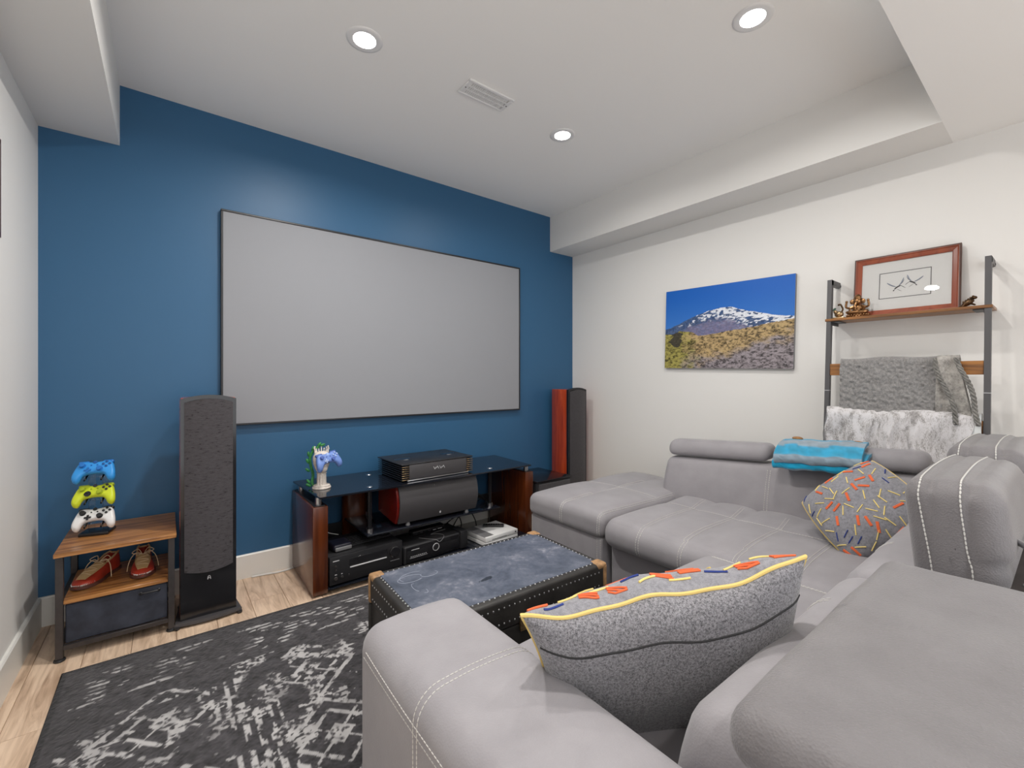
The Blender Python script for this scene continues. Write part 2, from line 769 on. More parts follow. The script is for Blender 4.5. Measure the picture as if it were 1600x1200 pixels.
def baseboard(name, a, b, nrm):
    """board along a->b on the floor, protruding along nrm"""
    h, t = .142, .014
    bm = nb()
    a, b, nrm = Vector(a), Vector(b), Vector(nrm)
    pr = [(0, 0), (t, 0), (t, h - .006), (t - .005, h), (0, h)]
    A = [bm.verts.new(a + nrm * p + Vector((0, 0, z))) for p, z in pr]
    B = [bm.verts.new(b + nrm * p + Vector((0, 0, z))) for p, z in pr]
    for k in range(5):
        l = (k + 1) % 5
        bm.faces.new((A[k], A[l], B[l], B[k]))
    bm.faces.new(A[::-1])
    bm.faces.new(B)
    struct(name, bm, M['base'])


baseboard('baseboard_back', (XL, YB, 0), (XR, YB, 0), (0, -1, 0))
baseboard('baseboard_left', (XL, YR, 0), (XL, YB - .014, 0), (1, 0, 0))
baseboard('baseboard_right', (XR, YR, 0), (XR, YB - .014, 0), (-1, 0, 0))

# ------------------------------------------------------------------ ceiling lamps
M['lens'] = emit('lamp_lens', (1.0, .97, .92, 1), 30)
for i, (lx, ly, lz, W_) in enumerate(LAMPS):
    lab = ['round recessed ceiling light right of the vent, towards the blue wall corner', 'round recessed ceiling light left of the vent, above the projection screen',
           'recessed ceiling light nearest the right wall bulkhead, above the sofa corner', 'recessed ceiling light straight above the sofa arm',
           'unseen recessed light added in the lowered ceiling behind the left sofa end', 'unseen recessed light added in the lowered ceiling by the right wall'][i]
    t = thing('ceiling_light', lab, 'ceiling light', (lx, ly, lz), group='recessed ceiling lights')
    bm = nb()
    lathe(bm, [(.050, 0), (.050, -.004), (.068, -.006), (.078, -.003), (.080, 0)], 40)
    obj('trim_ring', bm, M['white'], t)
    bm = nb()
    lathe(bm, [(.0, -.0030), (.048, -.0030), (.049, 0)], 40)
    obj('lens', bm, M['lens'], t)
    ld = bpy.data.lights.new('lamp_light', 'AREA')
    ld.shape = 'DISK'
    ld.size = .10
    ld.energy = W_
    ld.color = LAMP_COL
    ld.spread = math.radians(165)
    lo = bpy.data.objects.new('lamp_light', ld)
    COL.objects.link(lo)
    lo.location = (0, 0, -.012)
    lo.parent = t

# ceiling vent
t = thing('ceiling_vent', 'white slotted register set in the ceiling between the lights', 'vent', (1.365, 1.972, ZC))
bm = nb()
for (a, b, c, d) in ((-.145, .145, -.065, -.047), (-.145, .145, .047, .065), (-.145, -.122, -.047, .047), (.122, .145, -.047, .047)):
    box(bm, a, b, c, d, -.010, 0, .003, 1)
obj('frame', bm, M['white'], t)
bm = nb()
box(bm, -.122, .122, -.047, .047, -.0015, -.0003)
obj('backing', bm, plain('vent_dark', S(120, 116, 106), .7), t)
for k in range(21):
    bm = nb()
    xx = -.114 + k * .0114
    box(bm, -.0035, .0035, -.047, .047, -.009, -.002, m=Matrix.Translation((xx, 0, 0)) @ Matrix.Rotation(.5, 4, 'Y'))
    obj('louvre', bm, M['white'], t, smooth=False)
for yy in (-.0155, .0155):
    bm = nb()
    box(bm, -.122, .122, yy - .002, yy + .002, -.0092, -.001)
    obj('divider_bar', bm, M['white'], t, smooth=False)
for sx in (-1, 1):
    bm = nb()
    ball(bm, (sx * .133, 0, -.010), .004, 8, sc=(1, 1, .5))
    obj('screw', bm, M['darksteel'], t)

# ------------------------------------------------------------------ projection screen
t = thing('projection_screen', 'large pale grey fixed projection screen in a thin black frame on the blue wall', 'projector screen', (1.361, YB, 1.557))
W2, H2, B_ = 1.118, .6325, .011
bm = nb()
box(bm, -W2 + B_, W2 - B_, -.030, -.012, -H2 + B_, H2 - B_)
obj('screen_surface', bm, M['screen'], t, smooth=False)
for nm, a, b, c, d in (('top', -W2, W2, H2 - B_, H2), ('bottom', -W2, W2, -H2, -H2 + B_), ('l', -W2, -W2 + B_, -H2 + B_, H2 - B_), ('r', W2 - B_, W2, -H2 + B_, H2 - B_)):
    bm = nb()
    box(bm, a, b, -.036, -.002, c, d, .002, 1)
    obj('frame_bar', bm, M['black'], t)
for sx in (-.8, .8):
    bm = nb()
    box(bm, sx - .03, sx + .03, -.012, 0, .4, .5)
    obj('wall_bracket', bm, M['black'], t, smooth=False)


# ------------------------------------------------------------------ floor speakers
def floor_speaker(label, cx, fy, rz, body, cloth):
    t = thing('floor_speaker', label, 'speaker', (cx, fy, 0), rz, 'pair of tower speakers')
    hw, dp, H = .115, .25, 1.105
    # boat-shaped cabinet
    out = []
    for k in range(13):
        s = k / 12
        out.append((hw * (1 - .30 * s ** 2.2) + .006 * math.sin(PI * s), .025 + (dp - .025) * s))
    out = [(x, y) for x, y in out] + [(-x, y) for x, y in out[::-1]]
    bm = nb()
    prism(bm, out, .028, H - .005, rings=[(1, .028), (1, H - .012), (.985, H - .004), (.96, H)])
    obj('cabinet', bm, body, t)
    # black front baffle with arched top
    bm = nb()
    pts = []
    for k in range(13):
        s = -1 + 2 * k / 12
        pts.append((hw * s, H - .004 + .020 * (1 - s * s)))
    A = [bm.verts.new((x, .0, z)) for x, z in [(-hw, .029)] + pts + [(hw, .029)]]
    B = [bm.verts.new((x, .026, z)) for x, z in [(-hw, .029)] + pts + [(hw, .029)]]
    n = len(A)
    for k in range(n):
        l = (k + 1) % n
        bm.faces.new((A[k], A[l], B[l], B[k]))
    bm.faces.new(A)
    bm.faces.new(B[::-1])
    obj('baffle', bm, M['black_gloss'], t, angle=30)
    # convex cloth grille
    bm = nb()
    rows = []
    gw = .100
    NX, NZ = 16, 40
    for j in range(NZ + 1):
        row = []
        for i in range(NX + 1):
            s = -1 + 2 * i / NX
            zt = H - .022 + .018 * (1 - s * s)
            zb = .262 - .014 * (1 - s * s)
            z = zb + (zt - zb) * j / NZ
            yy = -.006 - .016 * (1 - s * s)
            row.append(bm.verts.new((gw * s, yy, z)))
        rows.append(row)
    for a, b in zip(rows[:-1], rows[1:]):
        for i in range(NX):
            bm.faces.new((a[i], a[i + 1], b[i + 1], b[i]))
    bmesh.ops.recalc_face_normals(bm, faces=bm.faces)
    bmesh.ops.solidify(bm, geom=bm.faces[:], thickness=.008)
    obj('grille', bm, M[cloth], t, angle=50)
    # maker's mark: a small pointed arch
    bm = nb()
    for sx in (-1, 1):
        tube(bm, [(sx * .0012, -.002, .222), (sx * .005, -.002, .215), (sx * .0062, -.002, .204)], .0017, 6)
    tube(bm, [(-.004, -.002, .2105), (.004, -.002, .2105)], .0014, 6)
    obj('emblem', bm, M['silver'], t)
    # bowed base plate with end feet
    bm = nb()
    out = []
    for k in range(15):
        s = -1 + 2 * k / 14
        out.append((.138 * s, -.014 - .020 * (1 - s * s)))
    out += [(.115, .24), (-.115, .24)]
    prism(bm, out, .012, .028, rings=[(1, .012), (1, .024), (.98, .028)])
    obj('base_plate', bm, M['grille2'], t)
    for sx, yy in ((-.128, -.016), (.128, -.016), (-.11, .225), (.11, .225)):
        bm = nb()
        lathe(bm, [(.009, 0), (.012, .003), (.012, .012)], 12, Matrix.Translation((sx, yy, 0)))
        obj('foot', bm, M['black'], t)
    return t


floor_speaker('tall tower speaker with dusty charcoal grille between side table and screen', .163, 2.66, 0, M['cherry'], 'grille_dusty')
floor_speaker('tall tower speaker with glowing cherry wood side, in the corner by the white wall', 2.918, 2.775, 0.0, M['cherry'], 'grille')

# ------------------------------------------------------------------ media stand
t = thing('media_stand', 'low black glass media stand with brown wood side panels', 'tv stand', (1.41, 2.8, 0))
stand = t
for a, b in ((.622, .702), (2.125, 2.203)):
    bm = nb()
    box(bm, a, b, 2.557, 3.055, .012, .495, .004, 2)
    p = obj('side_panel', bm, M['mahog'], t, world=True)
    bm = nb()
    cx = (a + b) / 2
    box(bm, a + .02, b - .02, 2.60, 3.02, .0, .012)
    obj('plinth', bm, M['black'], p, world=True)
    for yy in (2.60, 3.0):
        bm = nb()
        cyl(bm, (cx, yy, .495), (cx, yy, .541), .017, seg=20)
        obj('standoff', bm, M['steel'], t, world=True)
    bm = nb()
    box(bm, a + .012, b - .012, 2.57, 3.04, .495, .500)
    obj('cap_strip', bm, M['black'], t, world=True, smooth=False)
bm = nb()
out = [(.628, 3.055), (.640, 2.565)]
front = []
for k in range(13):
    s = k / 12
    front.append((.655 + (2.17 - .655) * s, 2.545 - .012 * (1 - (2 * s - 1) ** 2)))
out = [(.628, 3.06)] + front + [(2.197, 3.06)]
prism(bm, out, .541, .551, rings=[(1, .541), (1.0015, .543), (1.0015, .549), (1, .551)])
obj('glass_top', bm, M['blackglass'], t, world=True, angle=25)
bm = nb()
box(bm, .925, 1.895, 2.565, 2.985, .268, .278, .002, 2)
obj('glass_shelf', bm, M['blackglass'], t, world=True)
bm = nb()
box(bm, .702, 2.125, 2.545, 3.03, .028, .038, .002, 2)
obj('glass_shelf', bm, M['blackglass'], t, world=True)
bm = nb()
box(bm, .702, 2.125, 2.60, 2.66, .012, .028)
obj('bottom_rail', bm, M['black'], t, world=True, smooth=False)
for px_, py_ in ((.958, 2.618), (1.075, 2.955), (1.845, 2.625), (1.80, 2.955)):
    bm = nb()
    cyl(bm, (px_, py_, .278), (px_, py_, .541), .0135, seg=20)
    post = obj('post', bm, M['black_gloss'], t, world=True)
    bm = nb()
    cyl(bm, (px_, py_, .262), (px_, py_, .300), .020, seg=20)
    obj('clamp', bm, M['steel'], post, world=True)
    bm = nb()
    lathe(bm, [(.018, .551), (.016, .5535), (0, .5545)], 20, Matrix.Translation((px_, py_, 0)))
    obj('cap', bm, M['steel'], post, world=True)
bm = nb()
out = []
for k in range(13):
    a = PI * k / 12
    out.append((1.02 - .10 * math.cos(a), 3.03 - .045 * math.sin(a)))
prism(bm, out, .038, .541)
obj('rear_column', bm, M['mahog'], t, world=True, angle=35)
bm = nb()
box(bm, .702, 2.125, 3.035, 3.05, .10, .24)
obj('rear_rail', bm, M['black'], t, world=True, smooth=False)

# ------------------------------------------------------------------ laser projector on the stand
t = thing('projector', 'black finned projector box sitting on the glass top of the media stand', 'projector', (1.41, 2.78, .5515), math.radians(1.5))
hx, hy = .268, .188
bm = nb()
box(bm, -hx + .026, hx - .026, -hy + .010, hy - .004, .008, .108, .004, 2)
obj('body', bm, M['black_matte'], t)
bm = nb()
box(bm, -hx, hx, -hy, hy, .104, .113, .004, 2)
top = obj('top_panel', bm, M['black'], t)
for sx in (-1, 1):
    bm = nb()
    box(bm, sx * .175 - .055, sx * .175 + .055, -.02, .02, .1128, .1136)
    obj('sensor_window', bm, M['black_gloss'], top, smooth=False)
    bm = nb()
    box(bm, sx * .165 - .022, sx * .165 + .010, -.05, -.046, .1132, .1140)
    obj('top_mark', bm, M['silver'], top, smooth=False)
bm = nb()
box(bm, -.215, .215, -hy + .001, -hy + .014, .012, .104, .003, 2)
front = obj('front_panel', bm, M['grille2'], t)
bm = nb()
box(bm, -.228, .228, -hy - .003, -hy + .012, .002, .010, .002, 2)
obj('silver_lip', bm, M['steel'], t)
for sx in (-1, 1):
    for k in range(7):
        z = .010 + k * .0136
        bm = nb()
        x0, x1 = sorted((sx * .213, sx * hx))
        box(bm, x0, x1, -hy, hy - .01, z, z + .0058, .0022, 2)
        f = obj('cooling_fin', bm, M['black_gloss'], t)
        bm = nb()
        x0, x1 = sorted((sx * .216, sx * (hx - .003)))
        box(bm, x0, x1, -hy - .0012, -hy + .004, z + .0012, z + .0046, .0006, 1)
        obj('fin_tip', bm, M['brass'], f)
for sx, sy in ((-1, -1), (1, -1), (-1, 1), (1, 1)):
    bm = nb()
    cyl(bm, (sx * .2, sy * .14, -.0005), (sx * .2, sy * .14, .009), .014, seg=14)
    obj('foot', bm, M['black'], t)
# lettering on the front: V, open A, V, open A
bm = nb()
yy = -hy + .0003
lx = -.043
hh = .018
zc = .057
for ch in 'VAVA':
    if ch == 'V':
        pts = [(lx, zc + hh), (lx + .009, zc), (lx + .011, zc)]
        tube(bm, [(lx, yy, zc + hh), (lx + .010, yy, zc)], .0015, 6)
        tube(bm, [(lx + .012, yy, zc + .001), (lx + .0175, yy, zc + hh * .72)], .0015, 6)
    else:
        tube(bm, [(lx, yy, zc + hh * .28), (lx + .006, yy, zc + hh)], .0015, 6)
        tube(bm, [(lx + .008, yy, zc + hh), (lx + .017, yy, zc)], .0015, 6)
    lx += .0225
obj('lettering', bm, M['silver'], front)

# ------------------------------------------------------------------ centre speaker
t = thing('center_speaker', 'long black centre speaker with glossy red wood ends under the projector', 'speaker', (1.395, 2.60, .278))
cs = t


def cs_prof():
    pr = []
    for k in range(13):
        a = -1 + 2 * k / 12
        pr.append((-.012 - .034 * (1 - a * a), .140 + .118 * a))   # (y, z) front bow
    return pr


bm = nb()
pr = cs_prof()
back = [(.26, .235), (.26, .045)]
L_ = []
for xx in (-.285, .30):
    L_.append([bm.verts.new((xx, y + .012, z)) for y, z in pr + back])
n = len(L_[0])
for k in range(n):
    l = (k + 1) % n
    bm.faces.new((L_[0][k], L_[0][l], L_[1][l], L_[1][k]))
bm.faces.new(L_[0][::-1])
bm.faces.new(L_[1])
obj('cabinet', bm, M['redwood'], t, angle=30)
bm = nb()
rows = []
for i in range(21):
    xx = -.272 + .57 * i / 20
    rows.append([bm.verts.new((xx, y - .004, z)) for y, z in pr])
for a, b in zip(rows[:-1], rows[1:]):
    for k in range(len(pr) - 1):
        bm.faces.new((a[k], b[k], b[k + 1], a[k + 1]))
bmesh.ops.recalc_face_normals(bm, faces=bm.faces)
bmesh.ops.solidify(bm, geom=bm.faces[:], thickness=.012)
gr = obj('grille', bm, M['grille2'], t, angle=50)
bm = nb()
ball(bm, (.012, -.032, .050), .006, 10, sc=(.8, .4, 1.1))
tube(bm, [(.012, -.034, .062), (.017, -.034, .052), (.014, -.033, .044)], .0015, 6)
obj('emblem', bm, M['silver'], gr)
bm = nb()
ball(bm, (-.03, -.034, .235), .003, 8)
obj('badge_pin', bm, M['steel'], gr)
for sx in (-.20, .235):
    bm = nb()
    lathe(bm, [(.015, 0), (.012, .012), (.006, .034)], 14, Matrix.Translation((sx, .0, 0)))
    obj('foot', bm, M['grey_plastic'], t)
    bm = nb()
    lathe(bm, [(.012, 0), (.010, .012), (.006, .05)], 14, Matrix.Translation((sx, .2, 0)))
    obj('foot', bm, M['grey_plastic'], t)

# ------------------------------------------------------------------ receiver
t = thing('av_receiver', 'wide black audio receiver with big volume knob on the bottom glass shelf', 'receiver', (.925, 2.56, .038), math.radians(2))
bm = nb()
box(bm, -.215, .215, .012, .34, .012, .162, .004, 2)
obj('body', bm, M['black_matte'], t)
bm = nb()
box(bm, -.217, .217, -.004, .014, .010, .166, .004, 2)
fr = obj('front_panel', bm, M['black'], t)
bm = nb()
box(bm, -.110, .120, -.0055, -.003, .098, .138, .001, 1)
obj('display', bm, M['black_gloss'], fr)
bm = nb()
box(bm, -.105, .115, -.008, -.003, .084, .091, .0015, 1)
obj('chrome_strip', bm, M['silver'], fr)
bm = nb()
lathe(bm, [(.032, 0), (.032, .014), (.028, .018), (0, .017)], 30, Matrix.Translation((.163, -.003, .112)) @ Matrix.Rotation(PI / 2, 4, 'X'))
k_ = obj('volume_knob', bm, M['black_gloss'], fr)
bm = nb()
lathe(bm, [(.034, 0), (.034, .003), (.032, .003)], 30, Matrix.Translation((.163, -.003, .112)) @ Matrix.Rotation(PI / 2, 4, 'X'))
obj('knob_ring', bm, M['darksteel'], k_)
for bx_, bz_, r_ in ((-.185, .112, .006), (-.185, .092, .005), (-.185, .045, .010), (-.150, .047, .007), (-.113, .049, .005)):
    bm = nb()
    lathe(bm, [(r_, 0), (r_, .006), (r_ * .8, .008), (0, .008)], 16, Matrix.Translation((bx_, -.003, bz_)) @ Matrix.Rotation(PI / 2, 4, 'X'))
    obj('button', bm, M['darksteel'], fr)
bm = nb()
box(bm, -.2, -.165, -.0046, -.0035, .140, .145)
box(bm, -.190, -.178, -.0046, -.0035, .063, .068)
box(bm, -.155, -.147, -.0046, -.0035, .062, .066)
for k in range(6):
    box(bm, .14 + k * .010, .146 + k * .010, -.0046, -.0035, .056, .0585)
obj('print', bm, M['silver'], fr, smooth=False)
for sx in (-.18, .18):
    bm = nb()
    lathe(bm, [(.02, 0), (.02, .012)], 16, Matrix.Translation((sx, .05, 0)))
    obj('foot', bm, M['black'], t)
bm = nb()
for k in range(16):
    box(bm, .02 + k * .011, .026 + k * .011, .12, .30, .1615, .1625)
obj('vent_slot', bm, M['black_gloss'], t, smooth=False)

# ------------------------------------------------------------------ second unit with ring dial
t = thing('stereo_unit', 'black stereo unit with ringed dial beside the big receiver', 'stereo', (1.39, 2.575, .038), math.radians(3))
bm = nb()
box(bm, -.235, .235, .0, .24, .004, .115, .012, 3)
obj('body', bm, M['black_matte'], t)
bm = nb()
box(bm, -.222, .165, -.006, .004, .014, .108, .004, 2)
fr = obj('front_panel', bm, M['black_gloss'], t)
bm = nb()
box(bm, .172, .232, -.018, .10, .010, .128, .008, 2)
obj('end_block', bm, M['black'], t)
bm = nb()
R_ = Matrix.Translation((-.015, -.006, .070)) @ Matrix.Rotation(PI / 2, 4, 'X')
lathe(bm, [(.0, .010), (.014, .010), (.016, .006), (.016, 0)], 30, R_)
dl = obj('dial', bm, M['black'], fr)
bm = nb()
tube(bm, [(-.015 + .0225 * math.cos(a), -.010, .070 + .0225 * math.sin(a)) for a in np.linspace(0, 2 * PI, 32)[:-1]], .0022, 6, closed=True)
obj('dial_ring', bm, M['silver'], dl)
bm = nb()
box(bm, -.19, -.135, -.0068, -.0058, .088, .092)
for k in range(9):
    box(bm, -.195 + k * .013, -.187 + k * .013, -.0068, -.0058, .048, .048 + .006 * (1 + (k * 3) % 3) / 2)
box(bm, -.2, -.075, -.0068, -.0058, .040, .0415)
obj('print', bm, M['silver'], fr, smooth=False)
# a thin loose wire lying over it
bm = nb()
tube(bm, smooth_path([(1.30, 2.66, .1560), (1.335, 2.61, .1560), (1.375, 2.566, .1545), (1.40, 2.560, .138), (1.43, 2.566, .1545), (1.455, 2.61, .1560), (1.43, 2.655, .1570), (1.39, 2.665, .1575), (1.45, 2.69, .1570), (1.52, 2.70, .1560)], 8), .0018, 6)
tag(obj('cable', bm, M['grey_plastic']), 'thin pale wire looped over the front edge of the stereo unit', 'cable')
# slim bar device behind
t = thing('sensor_bar', 'slim black sensor bar lying behind the stereo dial', 'sensor bar', (1.40, 2.74, .153), math.radians(4))
bm = nb()
box(bm, -.125, .125, -.03, .03, 0, .036, .01, 3)
obj('body', bm, M['black_gloss'], t)
bm = nb()
box(bm, .03, .10, -.0315, -.029, .012, .016)
obj('print', bm, M['silver'], t, smooth=False)
bm = nb()
for sx in (-.06, 0., .06):
    cyl(bm, (sx, -.028, .02), (sx, -.0325, .02), .009, seg=14)
obj('lens', bm, M['black'], t)

# keyboard and puck on the receiver
t = thing('keyboard', 'compact black keyboard lying on top of the audio receiver', 'keyboard', (.985, 2.745, .2015), math.radians(6))
bm = nb()
box(bm, -.135, .135, -.075, .075, 0, .010, .003, 2)
obj('tray', bm, M['black'], t)
bm = nb()
for j in range(5):
    for i in range(13):
        x_ = -.126 + i * .0196
        y_ = -.066 + j * .0275
        box(bm, x_, x_ + .0165, y_, y_ + .023, .009, .0155, .002, 1)
obj('keycaps', bm, M['black_matte'], t, kind='stuff')
t = thing('small_device', 'small rounded black box with grey front edge on the receiver', 'device', (.800, 2.66, .2015), math.radians(4))
bm = nb()
softbox(bm, -.055, .055, -.04, .075, 0, .042, .016, (3, 3, 1))
obj('body', bm, plain('navy_black', S(30, 30, 44), .35), t)
bm = nb()
softbox(bm, -.046, .05, -.046, -.03, .004, .026, .005, (3, 1, 1))
obj('front_lip', bm, M['grey_plastic'], t)

# ------------------------------------------------------------------ white console with remote
t = thing('game_console', 'white slotted game console on the lower shelf, black remote on top', 'game console', (1.865, 2.635, .038), math.radians(4))
bm = nb()
box(bm, -.148, .148, -.125, .125, .003, .030, .003, 2)
lo_ = obj('lower_body', bm, M['white'], t)
bm = nb()
box(bm, -.148, .148, -.125, .125, .0325, .066, .003, 2)
up_ = obj('upper_body', bm, M['white'], t)
bm = nb()
box(bm, -.145, .145, -.121, .122, .0295, .033)
obj('seam', bm, M['black'], t, smooth=False)
bm = nb()
box(bm, -.1485, -.065, -.11, .124, .0645, .0668, .001, 1)
obj('grille_top', bm, M['grey_plastic'], up_)
bm = nb()
box(bm, -.095, .04, -.1262, -.1245, .041, .0436)
obj('disc_slot', bm, M['black'], up_, smooth=False)
bm = nb()
cyl(bm, (.126, -.125, .050), (.126, -.1264, .050), .006, seg=18)
obj('power_button', bm, M['ink'], up_)
bm = nb()
box(bm, -.13, .13, -.11, .11, 0, .004)
obj('foot', bm, M['black'], t, smooth=False)
t = thing('remote_control', 'slim black remote lying across the white console', 'remote', (1.905, 2.665, .1048), math.radians(-38))
bm = nb()
softbox(bm, -.078, .078, -.019, .019, 0, .016, .006, (4, 1, 1))
obj('body', bm, M['black'], t)
bm = nb()
for k in range(6):
    for j in (-1, 0, 1):
        cyl(bm, (-.05 + k * .018, j * .010, .0155), (-.05 + k * .018, j * .010, .0172), .0034, seg=8)
obj('buttons', bm, M['black_gloss'], t, kind='stuff')

# cables behind the stand
for pts, r_, mt, lb in (
        ([(1.70, 2.93, .045), (1.72, 2.86, .16), (1.78, 2.83, .22), (1.83, 2.80, .14), (1.86, 2.82, .046)], .004, 'cable', 'black cable looping behind the white console'),
        ([(1.90, 2.98, .32), (1.97, 2.92, .27), (2.03, 2.90, .17), (2.02, 2.88, .048)], .0035, 'cable', 'thin black cable hanging by the right stand panel'),
        ([(1.55, 2.90, .045), (1.60, 2.82, .15), (1.68, 2.80, .19), (1.73, 2.83, .11), (1.72, 2.87, .045)], .004, 'cable', 'black cable bundle arching behind the stereo unit'),
        ([(.74, 2.98, .30), (.755, 2.93, .27), (.79, 2.90, .235), (.85, 2.87, .217)], .0025, 'cable_w', 'thin pale cable above the audio receiver'),
        ([(.40, 3.062, .006), (.47, 3.052, .006), (.54, 3.035, .007), (.60, 3.043, .006), (.66, 3.07, .006)], .006, 'cable_w', 'white cable on the floor against the baseboard')):
    bm = nb()
    tube(bm, smooth_path(pts, 8), r_, 8)
    tag(obj('cable', bm, M[mt]), lb, 'cable')

# ------------------------------------------------------------------ gamepads


def pad_outline(s=1.0):
    half = [(0, .034), (.020, .036), (.040, .039), (.056, .034), (.066, .020), (.072, .000), (.077, -.022), (.078, -.042), (.072, -.056),
            (.060, -.060), (.050, -.052), (.042, -.036), (.032, -.026), (.015, -.022), (0, -.021)]
    pts = [Vector((x, y, 0)) for x, y in half] + [Vector((-x, y, 0)) for x, y in half[::-1][1:-1]]
    pts = pts + [pts[0]]
    sm = smooth_path(pts, 3)[:-1]
    return [(p.x * s, p.y * s) for p in sm]


def gamepad(label, m4, body, stick, btn, group=None, dpad=None, disc=False):
    """m4: local frame, x right, y up (towards the triggers), z out of the face"""
    t = bpy.data.objects.new('game_controller', None)
    COL.objects.link(t)
    t.matrix_world = m4
    t.empty_display_size = .03
    WM[t.name] = m4
    tag(t, label, 'controller', group)
    bm = nb()
    out = pad_outline()
    n = len(out)
    nrm = []
    for i in range(n):
        d = Vector((out[(i + 1) % n][0] - out[i - 1][0], out[(i + 1) % n][1] - out[i - 1][1], 0)).normalized()
        nrm.append(Vector((-d.y, d.x)))
    if sum(out[i][0] * out[(i + 1) % n][1] - out[(i + 1) % n][0] * out[i][1] for i in range(n)) < 0:
        nrm = [-v for v in nrm]
    RR = []
    for z, ins in ((-.021, .0125), (-.019, .0075), (-.013, .0025), (-.003, .0), (.005, .0008), (.010, .0034), (.0130, .0070), (.0145, .0115)):
        RR.append([bm.verts.new((p[0] + q.x * ins, p[1] + q.y * ins, z)) for p, q in zip(out, nrm)])
    for a, b in zip(RR[:-1], RR[1:]):
        for k in range(n):
            l = (k + 1) % n
            bm.faces.new((a[k], a[l], b[l], b[k]))
    for ring in (RR[0], RR[-1]):
        for tri in tessellate_polygon([[Vector((v.co.x, v.co.y, 0)) for v in ring]]):
            bm.faces.new([ring[k] for k in tri])
    # handles droop a little
    for v in bm.verts:
        d = max(0, -.02 - v.co.y)
        v.co.z -= d * d * 9
    obj('shell', bm, body, t, angle=60)
    for sx, sy in ((-.042, .014), (.022, -.008)):
        bm = nb()
        lathe(bm, [(.012, .014), (.0115, .0165), (.006, .017), (.0055, .023), (.0095, .0245), (.010, .027), (.008, .0275), (0, .0262)], 20, Matrix.Translation((sx, sy, 0)))
        obj('thumbstick', bm, stick, t)
    bm = nb()
    if disc:
        lathe(bm, [(.0125, .014), (.0125, .0175), (.0095, .0185), (0, .0175)], 20, Matrix.Translation((-.021, -.010, 0)))
    box(bm, -.021 - .0125, -.021 + .0125, -.010 - .004, -.010 + .004, .014, .0195, .001, 1)
    box(bm, -.021 - .004, -.021 + .004, -.010 - .0125, -.010 + .0125, .014, .0195, .001, 1)
    obj('dpad', bm, dpad or btn, t)
    for dx, dy in ((0, .0115), (0, -.0115), (.0115, 0), (-.0115, 0)):
        bm = nb()
        lathe(bm, [(.0052, .012), (.0052, .0185), (.004, .0195), (0, .0197)], 14, Matrix.Translation((.044 + dx, .016 + dy, 0)))
        obj('face_button', bm, btn, t)
    bm = nb()
    lathe(bm, [(.008, .014), (.008, .0172), (0, .0178)], 20, Matrix.Translation((0, .029, -.002)))
    obj('home_button', bm, btn, t)
    for sx in (-.011, .011):
        bm = nb()
        lathe(bm, [(.003, .014), (.003, .0178), (0, .018)], 10, Matrix.Translation((sx, .014, 0)))
        obj('menu_button', bm, stick, t)
    for sx in (-1, 1):
        bm = nb()
        softbox(bm, sx * .044 - .020, sx * .044 + .020, .028, .044, -.014, .006, .006, (2, 1, 1))
        obj('bumper', bm, stick, t)
    return t


def look_frame(pos, n, up_hint, roll=0.0):
    n = Vector(n).normalized()
    u = Vector(up_hint)
    u = (u - n * u.dot(n)).normalized()
    r = u.cross(n)
    R3 = Matrix((r, u, n)).transposed()
    return Matrix.Translation(Vector(pos)) @ R3.to_4x4() @ Matrix.Rotation(roll, 4, 'Z')


# ------------------------------------------------------------------ side table
t = thing('side_table', 'small rustic wood side table on a dark metal frame in the left corner', 'side table', (-.17, 2.86, 0))
bm = nb()
box(bm, -.378, .033, 2.632, 3.07, .446, .464, .002, 1)
obj('top', bm, M['rustic'], t, world=True)
bm = nb()
box(bm, -.352, .008, 2.655, 3.05, .236, .252, .002, 1)
obj('shelf', bm, M['rustic'], t, world=True)
for lx, ly in ((-.362, 2.66), (.014, 2.66), (-.362, 3.045), (.014, 3.045)):
    bm = nb()
    box(bm, lx - .0125, lx + .0125, ly - .0125, ly + .0125, .012, .446, .002, 1)
    lg = obj('leg', bm, M['darksteel'], t, world=True)
    bm = nb()
    lathe(bm, [(.018, 0), (.020, .004), (.018, .010), (.010, .014)], 16, Matrix.Translation((lx, ly, 0)))
    obj('foot', bm, M['black'], lg, world=True)
for (a, b, c, d, z) in ((-.35, .002, 2.65, 2.67, .044), (-.35, .002, 3.035, 3.055, .044), (-.372, -.352, 2.67, 3.03, .044), (.004, .024, 2.67, 3.03, .044),
                        (-.35, .002, 3.035, 3.055, .225), (-.372, -.352, 2.67, 3.03, .225), (.004, .024, 2.67, 3.03, .225), (-.372, -.352, 2.67, 3.03, .432), (.004, .024, 2.67, 3.03, .432)):
    bm = nb()
    box(bm, a, b, c, d, z, z + .020, .001, 1)
    obj('rail', bm, M['darksteel'], t, world=True)
bm = nb()


def dfn(p):
    if p.y < 2.70:
        p.y += .004 * math.sin(p.x * 22 + 1) * math.sin(p.z * 30)
    return p


softbox(bm, -.346, .000, 2.663, 3.03, .066, .232, .006, (12, 4, 8), dfn)
dr = obj('fabric_drawer', bm, plain('charcoal_canvas', S(50, 54, 66), .85, bumps=(500, .3, .001), vary=(14, .35)), t, world=True, label='dark canvas drawer')
bm = nb()
tube(bm, smooth_path([(-.098, 2.660, .208), (-.096, 2.648, .211), (-.085, 2.644, .212), (-.046, 2.644, .212), (-.035, 2.648, .211), (-.033, 2.660, .208)], 5), .0042, 8)
for sx in (-.098, -.033):
    ball(bm, (sx, 2.658, .209), .008, 10, sc=(1, .5, 1))
obj('handle', bm, M['black'], dr, world=True)

